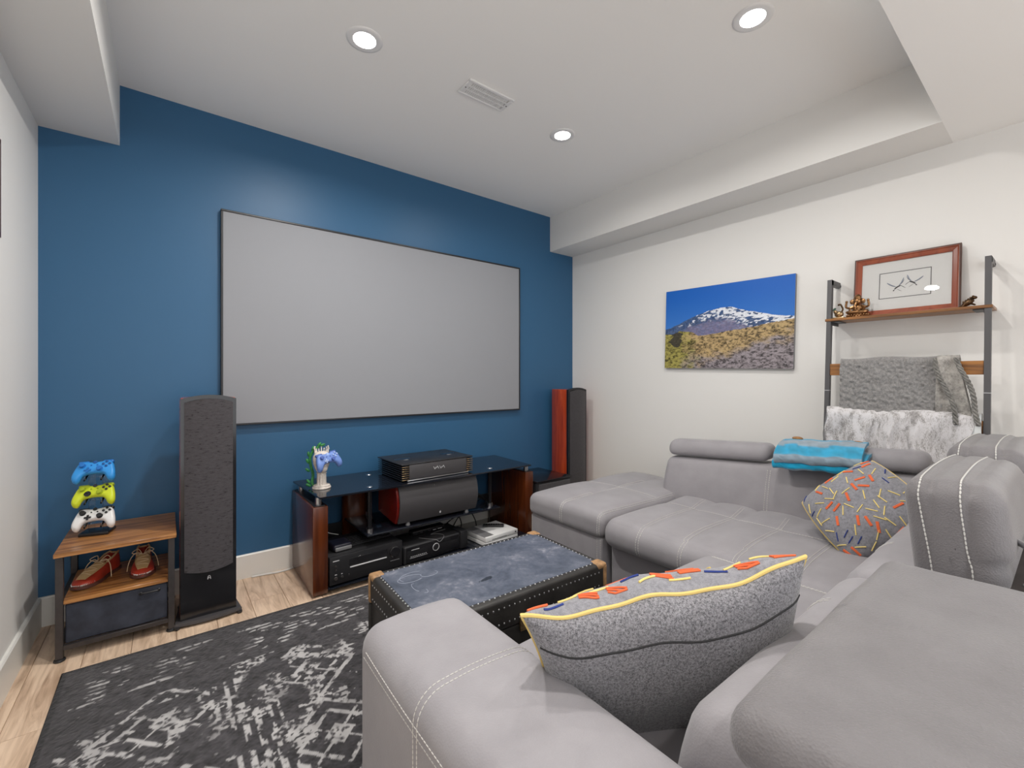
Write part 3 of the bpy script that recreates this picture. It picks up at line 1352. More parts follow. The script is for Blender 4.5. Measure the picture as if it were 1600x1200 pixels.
# controller rack
cs0 = Vector((-.262, 2.885, .464))
yaw = math.radians(-14)
rackM = Matrix.Translation(cs0) @ Matrix.Rotation(yaw, 4, 'Z')
t = thing('controller_rack', 'clear acrylic controller rack with black foot on the side table', 'controller stand', cs0, yaw)
bm = nb()
box(bm, -.055, .055, -.055, .040, 0, .016, .004, 2)
obj('base', bm, M['black_gloss'], t)
for sx in (-1, 1):
    bm = nb()
    box(bm, sx * .026 - .012, sx * .026 + .012, .004, .010, .016, .345, .001, 1)
    obj('back_strut', bm, M['clear'], t, smooth=False)
for k in range(3):
    z = .055 + k * .110
    for sx in (-1, 1):
        bm = nb()
        tube(bm, [(sx * .030, .006, z + .028), (sx * .030, -.030, z + .004), (sx * .030, -.058, z - .012), (sx * .030, -.060, z + .008)], .004, 6)
        obj('holder_arm', bm, M['clear'], t)
    bm = nb()
    box(bm, -.03, .03, .003, .011, z - .012, z - .004)
    obj('cross_bar', bm, M['clear'], t, smooth=False)
blue_p = plain('bright_blue_plastic', S(52, 150, 226), .4)
blue_d = plain('mid_blue_plastic', S(34, 112, 190), .4)
lime_p = plain('lime_plastic', S(206, 220, 44), .4)
lime_d = plain('olive_lime_plastic', S(160, 176, 30), .4)
for k, (lab, a, b, c, dp, dc) in enumerate((
        ('white controller on the lowest tier of the clear rack', M['white'], M['black'], M['black'], None, False),
        ('lime yellow controller on the middle tier of the clear rack', lime_p, lime_d, M['ink'], M['black_gloss'], True),
        ('bright blue controller on the top tier of the clear rack', blue_p, blue_d, plain('deep_blue_plastic', S(28, 84, 150), .4), blue_d, False))):
    z = .088 + k * .111
    loc = rackM @ Vector((0, -.034, z))
    nrm = rackM.to_3x3() @ Vector((0, -.80, .62))
    gamepad(lab, look_frame(loc, nrm, (0, 0, 1), math.radians(3)), a, b, c, 'controllers on the clear rack', dp, dc)


# ------------------------------------------------------------------ shoes
def shoe(label, toe, heel, z):
    toe, heel = Vector(toe + (z,)), Vector(heel + (z,))
    d = toe - heel
    L = d.length
    rz = math.atan2(d.y, d.x)
    t = thing('shoe', label, 'shoe', heel, rz, 'pair of bowling shoes')
    # local: x heel(0) -> toe(L), y sideways
    N = 22

    def half_w(s):
        return .030 + .016 * math.sin(PI * min(1, s * .9 + .12)) ** 1.0 * (1 if s < .85 else max(.2, 1 - ((s - .85) / .15) ** 2 * .75))

    def wdt(s):
        base_ = np.interp(s, [0, .04, .15, .4, .65, .8, .92, .98, 1], [.012, .026, .033, .033, .045, .044, .031, .017, .006])
        return float(base_)

    def top(s):
        return float(np.interp(s, [0, .05, .15, .28, .45, .65, .85, .96, 1], [.080, .095, .090, .078, .070, .055, .040, .030, .016]))
    bm = nb()
    rings = []
    for i in range(N + 1):
        s = i / N
        w_ = wdt(s) + .004
        ring = []
        for (yy, zz) in ((-1, 0), (-1.03, .008), (-.98, .016), (.98, .016), (1.03, .008), (1, 0)):
            ring.append(bm.verts.new((s * L * 1.01 - .003, yy * w_, zz + .005 * max(0, (s - .8) / .2) ** 2)))
        rings.append(ring)
    for a, b in zip(rings[:-1], rings[1:]):
        for k in range(6):
            l = (k + 1) % 6
            bm.faces.new((a[k], a[l], b[l], b[k]))
    bm.faces.new(rings[0][::-1])
    bm.faces.new(rings[-1])
    obj('sole', bm, plain('brown_sole', S(86, 52, 44), .5), t, angle=50)
    # upper
    bm = nb()
    rings = []
    K = 14
    for i in range(N + 1):
        s = i / N
        w_ = wdt(s)
        h = top(s)
        ring = []
        for k in range(K + 1):
            a = PI * k / K
            c, sn = math.cos(a), math.sin(a)
            yy = w_ * math.copysign(abs(c) ** .75, c)
            zz = .014 + (h - .014) * sn ** .7
            if s < .40 and sn > .80:     # foot opening: sink the middle
                zz -= .040 * (sn - .80) / .2 * min(1, (.40 - s) / .06) * (1 if s > .04 else s / .04)
            ring.append(bm.verts.new((s * L, yy, zz)))
        rings.append(ring)
    for a, b in zip(rings[:-1], rings[1:]):
        for k in range(K):
            bm.faces.new((a[k], a[k + 1], b[k + 1], b[k]))
    bm.faces.new(rings[0][::-1])
    bm.faces.new(rings[-1])
    obj('upper', bm, plain('red_leather', S(168, 52, 32), .5, bumps=(200, .1, .001), vary=(30, .2)), t, angle=60)
    bvh = BVHTree.FromPolygons(*_poly_of(t.children[-1]))
    # tan tongue/vamp patch, collar, laces
    bm = nb()
    rows = []
    for i in range(13):
        s = .38 + .50 * i / 12
        row = []
        for j in range(9):
            u = -1 + 2 * j / 8
            p = Vector((s * L, u * (.024 + .006 * math.sin(PI * i / 12)) * (1 - .25 * (i / 12) ** 3), .1))
            hit = bvh.ray_cast(p, Vector((0, 0, -1)))
            q = hit[0] if hit[0] is not None else Vector((p.x, p.y, top(s)))
            row.append(bm.verts.new(q + Vector((0, 0, .0025))))
        rows.append(row)
    for a, b in zip(rows[:-1], rows[1:]):
        for j in range(8):
            bm.faces.new((a[j], a[j + 1], b[j + 1], b[j]))
    bmesh.ops.recalc_face_normals(bm, faces=bm.faces)
    bmesh.ops.solidify(bm, geom=bm.faces[:], thickness=-.002)
    obj('tongue', bm, plain('tan_leather', S(196, 164, 116), .6, bumps=(150, .2, .001)), t, angle=60)
    bm = nb()
    pts = []
    for i in range(12):
        s = .39 - .37 * i / 11
        pts.append((s * L, wdt(s) * .72, top(s) * .93))
    pts += [(p[0], -p[1], p[2]) for p in pts[::-1]]
    tube(bm, pts, .0042, 8)
    obj('collar', bm, plain('tan_lining', S(204, 170, 124), .7), t)
    bm = nb()
    for i in range(5):
        s = .45 + i * .075
        row = []
        for j in range(7):
            u = -1 + 2 * j / 6
            hit = bvh.ray_cast(Vector((s * L + .006 * u * (-1) ** i, u * .022, .12)), Vector((0, 0, -1)))
            if hit[0] is not None:
                row.append(hit[0] + Vector((0, 0, .0045)))
        if len(row) > 2:
            tube(bm, row, .0016, 6)
    for sy in (-1, 1):
        tube(bm, smooth_path([(.45 * L, sy * .004, .078), (.42 * L, sy * .026, .084), (.45 * L, sy * .046, .064), (.48 * L, sy * .056, .034), (.50 * L, sy * .060, .006)], 5), .0018, 6)
        tube(bm, smooth_path([(.45 * L, sy * .004, .078), (.36 * L, sy * .020, .096), (.42 * L, sy * .042, .085), (.47 * L, sy * .006, .078)], 5), .0018, 6)
    obj('lace', bm, plain('tan_lace', S(214, 190, 156), .8), t)
    # white welt stitches round the toe
    bm = nb()
    for i in range(26):
        a = -1.15 + 2.3 * i / 25
        s = .62 + .36 * math.cos(a)
        yy = math.copysign(wdt(s) * .93, a) if abs(a) > .25 else wdt(s) * .93 * a / .25
        x_ = s * L
        box(bm, x_ - .0018, x_ + .0018, yy - .0016, yy + .0016, .0165, .0235)
    obj('welt_stitches', bm, M['thread'], t, smooth=False, kind='stuff')
    return t


def _poly_of(o):
    me = o.data
    return [v.co.copy() for v in me.vertices], [tuple(p.vertices) for p in me.polygons]


shoe('red and tan laced shoe lying nearer the left legs of the side table', (-.325, 2.745), (-.205, 2.975), .252)
shoe('red and tan laced shoe lying nearer the tower speaker', (-.095, 2.725), (-.098, 2.985), .252)

# ------------------------------------------------------------------ subwoofer
t = thing('subwoofer', 'black boxy subwoofer between media stand and corner speaker', 'speaker', (2.43, 2.75, 0))
bm = nb()
box(bm, 2.235, 2.60, 2.552, 2.95, .018, .396, .006, 2)
obj('cabinet', bm, M['black_matte'], t, world=True)
bm = nb()
box(bm, 2.228, 2.607, 2.54, 2.955, .396, .412, .004, 2)
obj('top_plate', bm, M['black_gloss'], t, world=True)
bm = nb()
box(bm, 2.25, 2.585, 2.538, 2.553, .03, .385, .006, 2)
obj('grille', bm, M['grille'], t, world=True)
for a in (2.27, 2.565):
    for b in (2.59, 2.91):
        bm = nb()
        lathe(bm, [(.018, 0), (.022, .018)], 14, Matrix.Translation((a, b, 0)))
        obj('foot', bm, M['black'], t, world=True)

# ------------------------------------------------------------------ small column figurine with a gamepad
fp = Vector((.722, 2.765, .5515))
t = thing('figurine', 'white column bust with green vine behind, on the left end of the glass top', 'figurine', fp, math.radians(-12))
stone = plain('white_stone', S(214, 206, 198), .7, vary=(80, .18), bumps=(120, .3, .002))
bm = nb()
lathe(bm, [(.050, 0), (.052, .004), (.050, .010), (.046, .011), (.047, .018), (.042, .021), (.034, .022)], 30)
obj('plinth', bm, stone, t)
bm = nb()
out = []
for k in range(48):
    a = 2 * PI * k / 48
    r_ = .024 + .0025 * math.cos(a * 10)
    out.append((r_ * math.cos(a), r_ * math.sin(a)))
prism(bm, out, 0, 0, rings=[(1.12, .020), (1, .028), (.94, .085), (1.12, .092)])
obj('column', bm, stone, t, angle=30)
bm = nb()
lathe(bm, [(.018, .090), (.028, .100), (.036, .118), (.044, .142), (.048, .165), (.046, .190), (.036, .208), (.018, .216), (0, .218)], 24,
      Matrix.Translation((.0, .006, 0)))
ball(bm, (.012, -.026, .118), .020, 12, sc=(1, .9, 1))
obj('bust', bm, stone, t)
bm = nb()
for k in range(11):
    a = -1.9 + 3.8 * k / 10
    hh = .030 + .014 * ((k * 7) % 3) / 2
    b0 = Vector((.034 * math.sin(a), .010 + .016 * math.cos(a), .200))
    cyl(bm, b0, b0 + Vector((.006 * math.sin(a), .0, hh)), .006, .0015, 7)
    ball(bm, b0 + Vector((.006 * math.sin(a), 0, hh)), .0045, 7)
obj('crown_spikes', bm, stone, t)
vine = plain('green_vine', S(44, 120, 62), .5, vary=(60, .4))
bm = nb()
tube(bm, smooth_path([(-.035, .02, .003), (-.050, .022, .03), (-.046, .03, .08), (-.058, .032, .13), (-.062, .03, .18), (-.040, .028, .225), (-.012, .024, .243)], 6), .008, 8)
obj('vine_stem', bm, vine, t)
for k, (lx_, lz_, an) in enumerate(((-.060, .012, 2.6), (-.042, .010, .4), (-.064, .030, 2.2), (-.066, .10, 2.4), (-.070, .15, 2.0), (-.068, .19, 1.7), (-.050, .222, 1.2), (-.02, .245, .9), (-.005, .248, .3))):
    bm = nb()
    ball(bm, (lx_ + .012 * math.cos(an), .026, lz_ + .012 * math.sin(an)), .017, 10, Matrix.Rotation(-an, 4, 'Y'), sc=(1, .45, .5))
    obj('leaf', bm, vine, t)
pad_blue = plain('periwinkle_plastic', S(108, 138, 204), .42, vary=(40, .15))
gamepad('periwinkle blue controller held by the white column bust', look_frame(fp + Vector((.022, -.052, .175)), (.20, -.85, .42), (.10, 0, 1), math.radians(14)),
        pad_blue, plain('periwinkle_dark', S(70, 96, 168), .42), plain('periwinkle_pale', S(160, 182, 226), .42))

# ------------------------------------------------------------------ rug
RX0, RX1, RY0, RY1 = -.335, 2.25, .72, 2.518
NXr, NYr = 560, 390
xs = np.linspace(RX0, RX1, NXr)
ys = np.linspace(RY0, RY1, NYr)
GX, GY = np.meshgrid(xs, ys)
wob = .010 * (vnoise(GX * 3, GY * 3, 5) - .5)
zz = .010 + .0016 * vnoise(GX * 120, GY * 120, 3)
verts = np.stack([GX.ravel(), GY.ravel(), zz.ravel()], 1)
idx = np.arange(NXr * NYr).reshape(NYr, NXr)
faces = np.stack([idx[:-1, :-1].ravel(), idx[:-1, 1:].ravel(), idx[1:, 1:].ravel(), idx[1:, :-1].ravel()], 1)
# distressed pattern
u = GX - RX0
v = RY1 - GY
big = fbm(u * 2.2, v * 2.2, 21)
wear = fbm(u * 9, v * 9, 31)
fine = fbm(u * 60, v * 60, 41, 3)
dash = vnoise(u * 26 + 6 * vnoise(u * 4, v * 4, 7), v * 95, 51)
dash2 = vnoise(u * 80, v * 30, 61)
# border bands (rows of broken lines parallel to the far edge and the left edge)
band_f = np.clip(1 - np.abs(v - .20) / .13, 0, 1) > .12
band_l = ((u > .46) & (u < .66) & (v > .46))
rows_ = np.sin(v * 2 * PI / .029 + .8 * np.sin(u * 5)) > -.05
cols_ = np.sin(u * 2 * PI / .036) > .15
keys = np.sin(u * 2 * PI / .23 + 2.6 * np.sin(v * 21)) > -.35
pat = (band_f & rows_ & keys & (dash > .36)).astype(float)
pat = np.maximum(pat, (band_l & cols_ & (dash2 > .45) & (wear > .42)).astype(float))
du = np.abs(((u - .1) % .46) - .23)
dv = np.abs(((v - .36) % .42) - .21)
diam = du + dv + .03 * (wear - .5)
motif = ((np.abs(diam - .20) < .012) | (np.abs(diam - .13) < .010) | ((diam < .055) & (diam > .02)) | ((np.abs(du - dv) < .006) & (diam < .18)))
motif = motif & (v > .38) & ~band_l
blotch = (fbm(u * 14, v * 14, 71) > .54) & (vnoise(u * 70, v * 110, 73) > .42) & (v > .36)
pat = np.maximum(pat, (motif & (wear > .40)).astype(float))
pat = np.maximum(pat, (blotch & (big > .42)).astype(float))
pat = pat * np.clip((wear - .30) * 7, 0, 1) * np.clip((fine - .33) * 7, 0, 1)
pat = pat * (.5 + .75 * fbm(u * 24, v * 24, 91))
pat[(v < .06) | (u < .055)] = 0
basec = srgb((58, 56, 59))[None, None, :] * (.15 + 1.7 * fbm(u * 55, v * 55, 81, 3)[..., None]) * (.7 + .6 * big[..., None])
lite = srgb((184, 182, 182))[None, None, :]
pat = np.clip(pat, 0, 1)
cols = basec * (1 - pat[..., None]) + lite * pat[..., None]
edge = ((v < .016) | (u < .016))
cols[edge] = srgb((34, 33, 36))
me = bpy.data.meshes.new('rug')
me.from_pydata(verts.tolist(), [], faces.tolist())
painted(me, cols.reshape(-1, 3))
me.materials.append(paint_mat('rug_pile', .95, .1, (700, .5, .002), sheen=.3))
t = thing('rug', 'dark charcoal rug with worn pale grey ornament on the plank floor', 'rug', (RX0, RY1, 0))
ro = bpy.data.objects.new('pile', me)
COL.objects.link(ro)
ro.parent = t
ro.matrix_parent_inverse = WM[t.name].inverted()
bm = nb()
tube(bm, [(RX0, RY0, .006), (RX0, RY1, .006), (RX1, RY1, .006), (RX1, RY0, .006)], .0058, 8, closed=True)
obj('bound_edge', bm, plain('rug_binding', S(36, 35, 38), .9, bumps=(400, .4, .001)), t, world=True)
bm = nb()
box(bm, RX0, RX1, RY0, RY1, .001, .009)
obj('backing', bm, M['black_matte'], t, world=True, smooth=False)

# ------------------------------------------------------------------ trunk
TC = Vector((1.05, 1.485, .012))
trz = math.radians(-2.0)
t = thing('steamer_trunk', 'worn blue-grey steamer trunk with nail studs and tan corner caps', 'trunk', TC, trz)
hx, hy, HT = .424, .243, .408
hide = None


def trunk_top_mat():
    m, nt, p = nodes('worn_trunk_top')
    v = tex_coord(nt)
    f = noise_n(nt, v, 7, 6, .65, .6)
    f2 = noise_n(nt, v, 40, 4, .7)
    add = nt.nodes.new('ShaderNodeMath')
    add.operation = 'MULTIPLY_ADD'
    nt.links.new(f2, add.inputs[0])
    add.inputs[1].default_value = .45
    nt.links.new(f, add.inputs[2])
    c = ramp(nt, add.outputs[0], [(.42, S(50, 57, 70)), (.66, S(76, 83, 98)), (.82, S(94, 100, 114)), (.98, S(136, 138, 148))])
    # one dark oval stain and a few pale scrapes near the left end
    tc = nt.nodes.new('ShaderNodeTexCoord')
    mp = nt.nodes.new('ShaderNodeMapping')
    mp.vector_type = 'TEXTURE'
    mp.inputs['Location'].default_value = (-.075, -.075, .41)
    mp.inputs['Rotation'].default_value = (0, 0, math.radians(12))
    mp.inputs['Scale'].default_value = (.075, .026, 1)
    nt.links.new(tc.outputs['Object'], mp.inputs['Vector'])
    ln = nt.nodes.new('ShaderNodeVectorMath')
    ln.operation = 'LENGTH'
    nt.links.new(mp.outputs['Vector'], ln.inputs[0])
    wob = nt.nodes.new('ShaderNodeMath')
    wob.operation = 'MULTIPLY_ADD'
    nt.links.new(f2, wob.inputs[0])
    wob.inputs[1].default_value = .9
    nt.links.new(ln.outputs['Value'], wob.inputs[2])
    st = ramp(nt, wob.outputs[0], [(.0, S(120, 130, 140)), (.82, S(110, 124, 136)), (.97, S(255, 255, 255))])
    mx = nt.nodes.new('ShaderNodeMix')
    mx.data_type = 'RGBA'
    mx.blend_type = 'MULTIPLY'
    mx.inputs['Factor'].default_value = 1.0
    nt.links.new(c, mx.inputs['A'])
    nt.links.new(st, mx.inputs['B'])
    nt.links.new(mx.outputs['Result'], p.inputs['Base Color'])
    p.inputs['Roughness'].default_value = .5
    bump(nt, p, f2, .12, .001)
    return m


trunk_side = plain('trunk_black_hide', S(42, 40, 38), .5, bumps=(180, .25, .001), vary=(12, .35))
trunk_tan = plain('tan_hide', S(158, 122, 84), .6, bumps=(200, .3, .001), vary=(50, .35))
bm = nb()
box(bm, -hx + .006, hx - .006, -hy + .006, hy - .006, .0, HT - .112, .006, 2)
obj('body', bm, trunk_side, t)
bm = nb()
box(bm, -hx, hx, -hy, hy, HT - .110, HT, .012, 3)
lid = obj('lid', bm, trunk_side, t)
bm = nb()
softbox(bm, -hx + .030, hx - .030, -hy + .030, hy - .030, HT - .004, HT + .0022, .002, (10, 6, 1))
ts = obj('top_sheet', bm, trunk_top_mat(), lid, label='scuffed blue-grey top sheet')
bm = nb()
for cx_, cy_, rx_, ry_, a0, a1 in ((-.31, .10, .050, .030, .3, 5.6), (-.285, .11, .062, .040, 1.0, 3.6), (-.23, .10, .035, .022, 2.5, 6.8), (-.32, .02, .012, .035, 1.2, 4.4), (-.305, -.02, .010, .020, 4.0, 6.6)):
    pts = [(cx_ + rx_ * math.cos(a), cy_ + ry_ * math.sin(a), HT + .0022) for a in np.linspace(a0, a1, 18)]
    tube(bm, pts, .0009, 5)
obj('scrape_marks', bm, plain('pale_scrape', S(150, 156, 170), .7), ts, kind='stuff')
for a in ((-hx, -hx + .05), (hx - .05, hx)):
    pass
bm = nb()
st = []
for k in range(34):
    x_ = -hx + .045 + k * (2 * hx - .09) / 33
    for yy in (-hy + .026, hy - .026):
        st.append((x_, yy, HT + .001, 'z'))
    st.append((x_, -hy, HT - .030, 'y'))
    st.append((x_, -hy, HT - .085, 'y'))
for k in range(19):
    y_ = -hy + .045 + k * (2 * hy - .09) / 18
    for xx in (-hx + .026, hx - .026):
        st.append((xx, y_, HT + .001, 'z'))
    for zz_ in (HT - .030, HT - .085):
        st.append((-hx, y_, zz_, 'x-'))
        st.append((hx, y_, zz_, 'x'))
for x_, y_, z_, ax in st:
    sc = {'z': (1, 1, .6), 'y': (1, .6, 1), 'x': (.6, 1, 1), 'x-': (.6, 1, 1)}[ax]
    ball(bm, (x_, y_, z_), .0036, 6, sc=sc)
obj('nail_studs', bm, M['steel'], lid, kind='stuff')
for sx in (-1, 1):
    for sy in (-1, 1):
        bm = nb()

        def cap(p, sx=sx, sy=sy):
            return p
        x0, x1 = sorted((sx * (hx - .052), sx * (hx + .003)))
        y0, y1 = sorted((sy * (hy - .052), sy * (hy + .003)))
        box(bm, x0, x1, y0, y1, HT - .020, HT + .004, .010, 3)
        x0, x1 = sorted((sx * (hx - .020), sx * (hx + .004)))
        y0, y1 = sorted((sy * (hy - .020), sy * (hy + .004)))
        box(bm, x0, x1, y0, y1, HT - .112, HT - .004, .009, 3)
        obj('corner_cap', bm, trunk_tan, lid)
        bm = nb()
        box(bm, x0, x1, y0, y1, .0, HT - .113, .008, 2)
        obj('edge_strip', bm, trunk_side, t)
bm = nb()
box(bm, -.035, .035, -hy - .008, -hy + .004, HT - .135, HT - .08, .004, 2)
obj('lock_plate', bm, M['brass'], t)
for sx in (-1, 1):
    bm = nb()
    tube(bm, smooth_path([(sx * (hx + .002), -.07, HT - .22), (sx * (hx + .014), -.045, HT - .215), (sx * (hx + .016), .045, HT - .215), (sx * (hx + .002), .07, HT - .22)], 5), .009, 8)
    obj('handle', bm, trunk_side, t)

# ------------------------------------------------------------------ ottoman
t = thing('ottoman', 'low grey stitched ottoman at the far end of the sectional sofa', 'ottoman', (2.42, 1.9, 0))


def puff(cells_x, cells_y, amp, zlo, zhi):
    def f(p):
        k = max(0, min(1, (p.z - zlo) / (zhi - zlo)))
        def cell(c, e):
            for a, b in zip(e[:-1], e[1:]):
                if a <= c <= b:
                    return math.sin(PI * (c - a) / (b - a))
            return 0
        ax, ay = cell(p.x, cells_x), cell(p.y, cells_y)
        p.z += k * amp * (max(ax, 0) ** .45) * (max(ay, 0) ** .45)
        return p
    return f


def ott_fn(p):
    q = puff([1.86, 2.42, 2.98], [1.60, 1.91, 2.22], .022, .40, .45)(p)
    q.z += max(0, (q.z - .38)) * .25 * (1 - ((q.x - 2.42) / .6) ** 2) * (1 - ((q.y - 1.91) / .34) ** 2)
    return q


bm = nb()
softbox(bm, 1.862, 2.98, 1.598, 2.222, .315, .448, .045, (26, 20, 3), ott_fn)
bv = bvh_of(bm)
bm2 = nb()
stitch(bm2, [(1.86, 1.91, .33), (1.86, 1.91, .40), (1.90, 1.91, .47), (2.1, 1.91, .48), (2.42, 1.91, .48), (2.95, 1.91, .48)], bv, step=.013, dash=.010, r=.0016)
stitch(bm2, [(2.42, 2.2, .46), (2.42, 1.91, .48), (2.42, 1.61, .46)], bv, lines=(0,), step=.013, dash=.010, r=.0016)
stitch(bm2, [(1.86, 1.625, .33), (1.86, 1.625, .40), (1.90, 1.625, .46), (2.2, 1.618, .46), (2.6, 1.618, .46)], bv, lines=(-.012, .0), step=.013, dash=.010, r=.0016)
cu = obj('cushion', bm, M['sofa'], t, world=True)
obj('stitching', bm2, M['thread'], cu, world=True, kind='stuff')
bm = nb()
softbox(bm, 1.885, 2.97, 1.612, 2.21, .03, .318, .012, (4, 4, 2))
bv = bvh_of(bm)
bm2 = nb()
stitch(bm2, [(1.885, 1.632, .31), (1.885, 1.632, .05)], bv, lines=(-.012, .012), step=.013, dash=.010, r=.0016)
stitch(bm2, [(1.885, 2.198, .31), (1.885, 2.198, .05)], bv, lines=(0,), step=.013, dash=.010, r=.0016)
ba = obj('base', bm, M['sofa'], t, world=True)
obj('stitching', bm2, M['thread'], ba, world=True, kind='stuff')
for a in (1.93, 2.92):
    for b in (1.66, 2.17):
        bm = nb()
        cyl(bm, (a, b, .012 if a < RX1 else 0), (a, b, .032), .022, seg=14)
        obj('foot', bm, M['black'], t, world=True)

# ------------------------------------------------------------------ sectional sofa
t = thing('sectional_sofa', 'large grey L-shaped sectional sofa with white double stitching and adjustable headrests', 'sofa', (1.9, .6, 0))
sofa = t
ST = dict(step=.013, dash=.010, r=.0015)


def part_with_stitch(name, bm, mat, paths, parent=None, thread='thread', angle=60):
    bv = bvh_of(bm)
    bm2 = nb()
    for pts, kw in paths:
        stitch(bm2, pts, bv, **kw)
    o = obj(name, bm, mat, parent or sofa, world=True, angle=angle)
    if len(bm2.verts):
        obj('stitching', bm2, M[thread], o, world=True, kind='stuff')
    else:
        bm2.free()
    return o


# bases
bm = nb()
softbox(bm, 1.93, 2.76, .14, 1.585, .03, .285, .015, (4, 6, 2))
obj('base', bm, M['sofa'], t, world=True)
bm = nb()
softbox(bm, .60, 1.925, .02, .93, .03, .285, .015, (6, 4, 2))
obj('base', bm, M['sofa'], t, world=True)

# run seat along the right wall
sy = [.46, .66, .89, 1.125, 1.355, 1.588]


def run_fn(p):
    p = puff([1.84, 2.42, 2.86], sy, .020, .38, .43)(p)
    p.x -= .012 * math.sin(PI * max(0, min(1, (p.z - .29) / .14))) if p.x < 1.95 else 0
    return p


bm = nb()
softbox(bm, 1.862, 2.78, .44, 1.588, .285, .438, .058, (26, 46, 3), run_fn)
paths = []
for y_ in sy[1:-1]:
    paths.append(([(1.85, y_, .30), (1.85, y_, .38), (1.90, y_, .46), (2.1, y_ + .015, .47), (2.42, y_ + .03, .46), (2.62, y_ + .06, .46)], ST))
paths.append(([(2.42, 1.55, .46), (2.42, 1.1, .46), (2.42, .5, .46)], dict(ST, lines=(0,))))
part_with_stitch('seat_cushion', bm, M['sofa'], paths)


# return seat
def ret_fn(p):
    return puff([.66, 1.27, 1.862], [.40, .74, 1.02], .020, .38, .43)(p)


bm = nb()
softbox(bm, .655, 1.862, .40, 1.005, .285, .440, .055, (30, 18, 3), ret_fn)
part_with_stitch('seat_cushion', bm, M['sofa'], [
    ([(1.27, 1.01, .31), (1.27, 1.01, .40), (1.27, .95, .46), (1.27, .74, .47), (1.27, .45, .46)], ST),
    ([(1.82, .95, .45), (1.815, .7, .46), (1.815, .45, .46)], ST),
    ([(.70, .74, .46), (1.27, .74, .47), (1.80, .74, .46)], dict(ST, lines=(0,)))])


# left arm
def arm_fn(p):
    s = max(0, min(1, (p.z - .45) / .15))
    p.z += s * .010 * math.sin(PI * max(0, min(1, (p.x - .36) / .3)))
    # rolls down a little towards the sofa back
    return p


bm = nb()
softbox(bm, .366, .657, -.10, 1.092, .04, .598, .052, (14, 50, 10), arm_fn)
SA = dict(lines=(-.008, .008), step=.0105, dash=.0088, r=.0012)
part_with_stitch('armrest', bm, M['sofa'], [
    ([(.366, .765, .30), (.366, .765, .50), (.38, .765, .58), (.45, .765, .61), (.56, .762, .61), (.64, .758, .59), (.657, .758, .5), (.657, .758, .42)], SA),
    ([(.366, -.05, .535), (.366, .40, .535), (.366, .8, .538), (.366, 1.04, .55)], SA),
    ([(.372, 1.092, .555), (.372, 1.092, .40), (.372, 1.092, .06)], dict(SA, lines=(0,)))])
for yy in (.05, 1.0):
    bm = nb()
    cyl(bm, (.51, yy, .012 if yy > RY0 else 0), (.51, yy, .042), .025, seg=14)
    obj('foot', bm, M['black'], t, world=True)
for xx, yy in ((1.99, 1.52), (2.70, 1.52), (1.4, .86), (1.4, .1), (2.6, .2)):
    bm = nb()
    cyl(bm, (xx, yy, .012 if xx < RX1 and yy > RY0 else 0), (xx, yy, .035), .025, seg=14)
    obj('foot', bm, M['black'], t, world=True)


# backrest along the right wall (slants towards the wall at the near end)
def rb_fn(p):
    k = 1.70 - p.y
    s = max(0, min(1, (p.z - .40) / .28))
    f_ = max(0, 1 - abs(p.x - 2.60) / .12)
    p.x += .14 * k + (p.z - .42) * .24 - .02 * math.sin(PI * s) * f_
    p.z += .045 * k * s
    return p


bm = nb()
softbox(bm, 2.585, 2.755, .42, 1.70, .38, .682, .040, (4, 34, 8), rb_fn)
xs_ = lambda y_, z_: 2.585 + .14 * (1.70 - y_) + (z_ - .42) * .24 - .02
part_with_stitch('backrest', bm, M['sofa'], [
    ([(xs_(1.085, .44), 1.085, .44), (xs_(1.085, .55), 1.085, .55), (xs_(1.085, .68), 1.085, .70)], ST)])


def rh_fn(p):
    k = 1.70 - p.y
    s = max(0, min(1, (p.z - .67) / .12))
    p.x += .14 * k + .03 + .02 * s
    p.z += .045 * k + .012 * math.sin(PI * max(0, min(1, (p.x - 2.62 - .14 * k) / .2)))
    return p


for a, b in ((1.09, 1.695), (.43, 1.08)):
    bm = nb()
    softbox(bm, 2.60, 2.735, a, b, .682, .784, .046, (4, 16, 2), rh_fn)
    obj('headrest', bm, M['sofa'], t, world=True, angle=60)
bm = nb()
box(bm, 2.70, 2.80, .50, 1.66, .05, .45, .01, 1)
obj('back_frame', bm, M['sofadark'], t, world=True)


# backrests of the near return
def bk_fn(p):
    s = max(0, min(1, (p.z - .30) / .40))
    if p.y > .2:
        p.y += .030 * math.sin(PI * s) - .045 * s
    return p


for a, b in ((.658, 1.452), (1.462, 2.15), (2.16, 2.80)):
    bm = nb()
    softbox(bm, a, b, .0, .425, .30, .690, .055, (16, 8, 8), bk_fn)
    pth = []
    xm = {.658: 1.22, 1.462: 1.80, 2.16: 2.4}[a]
    pth.append(([(xm, .44, .40), (xm, .46, .50), (xm, .43, .62), (xm, .36, .70)], ST))
    part_with_stitch('backrest', bm, M['sofa'], pth)
bm = nb()
box(bm, 1.47, 2.79, -.03, .135, .688, .712, .008, 2)
obj('back_ledge', bm, M['sofadark'], t, world=True)
bm = nb()
box(bm, .62, 2.80, -.10, .01, .05, .66, .012, 1)
obj('back_frame', bm, M['sofadark'], t, world=True)


# near headrest, folded flat
def hA_fn(p):
    s = max(0, min(1, (p.z - .70) / .08))
    p.z += s * (.018 * (1 - ((p.x - 1.03) / .5) ** 2) + .006 * math.sin(p.x * 19 + p.y * 9) * math.sin(p.y * 13))
    return p


bm = nb()
softbox(bm, .60, 1.428, -.14, .305, .665, .752, .042, (36, 22, 2), hA_fn)
part_with_stitch('headrest', bm, M['leather'], [])


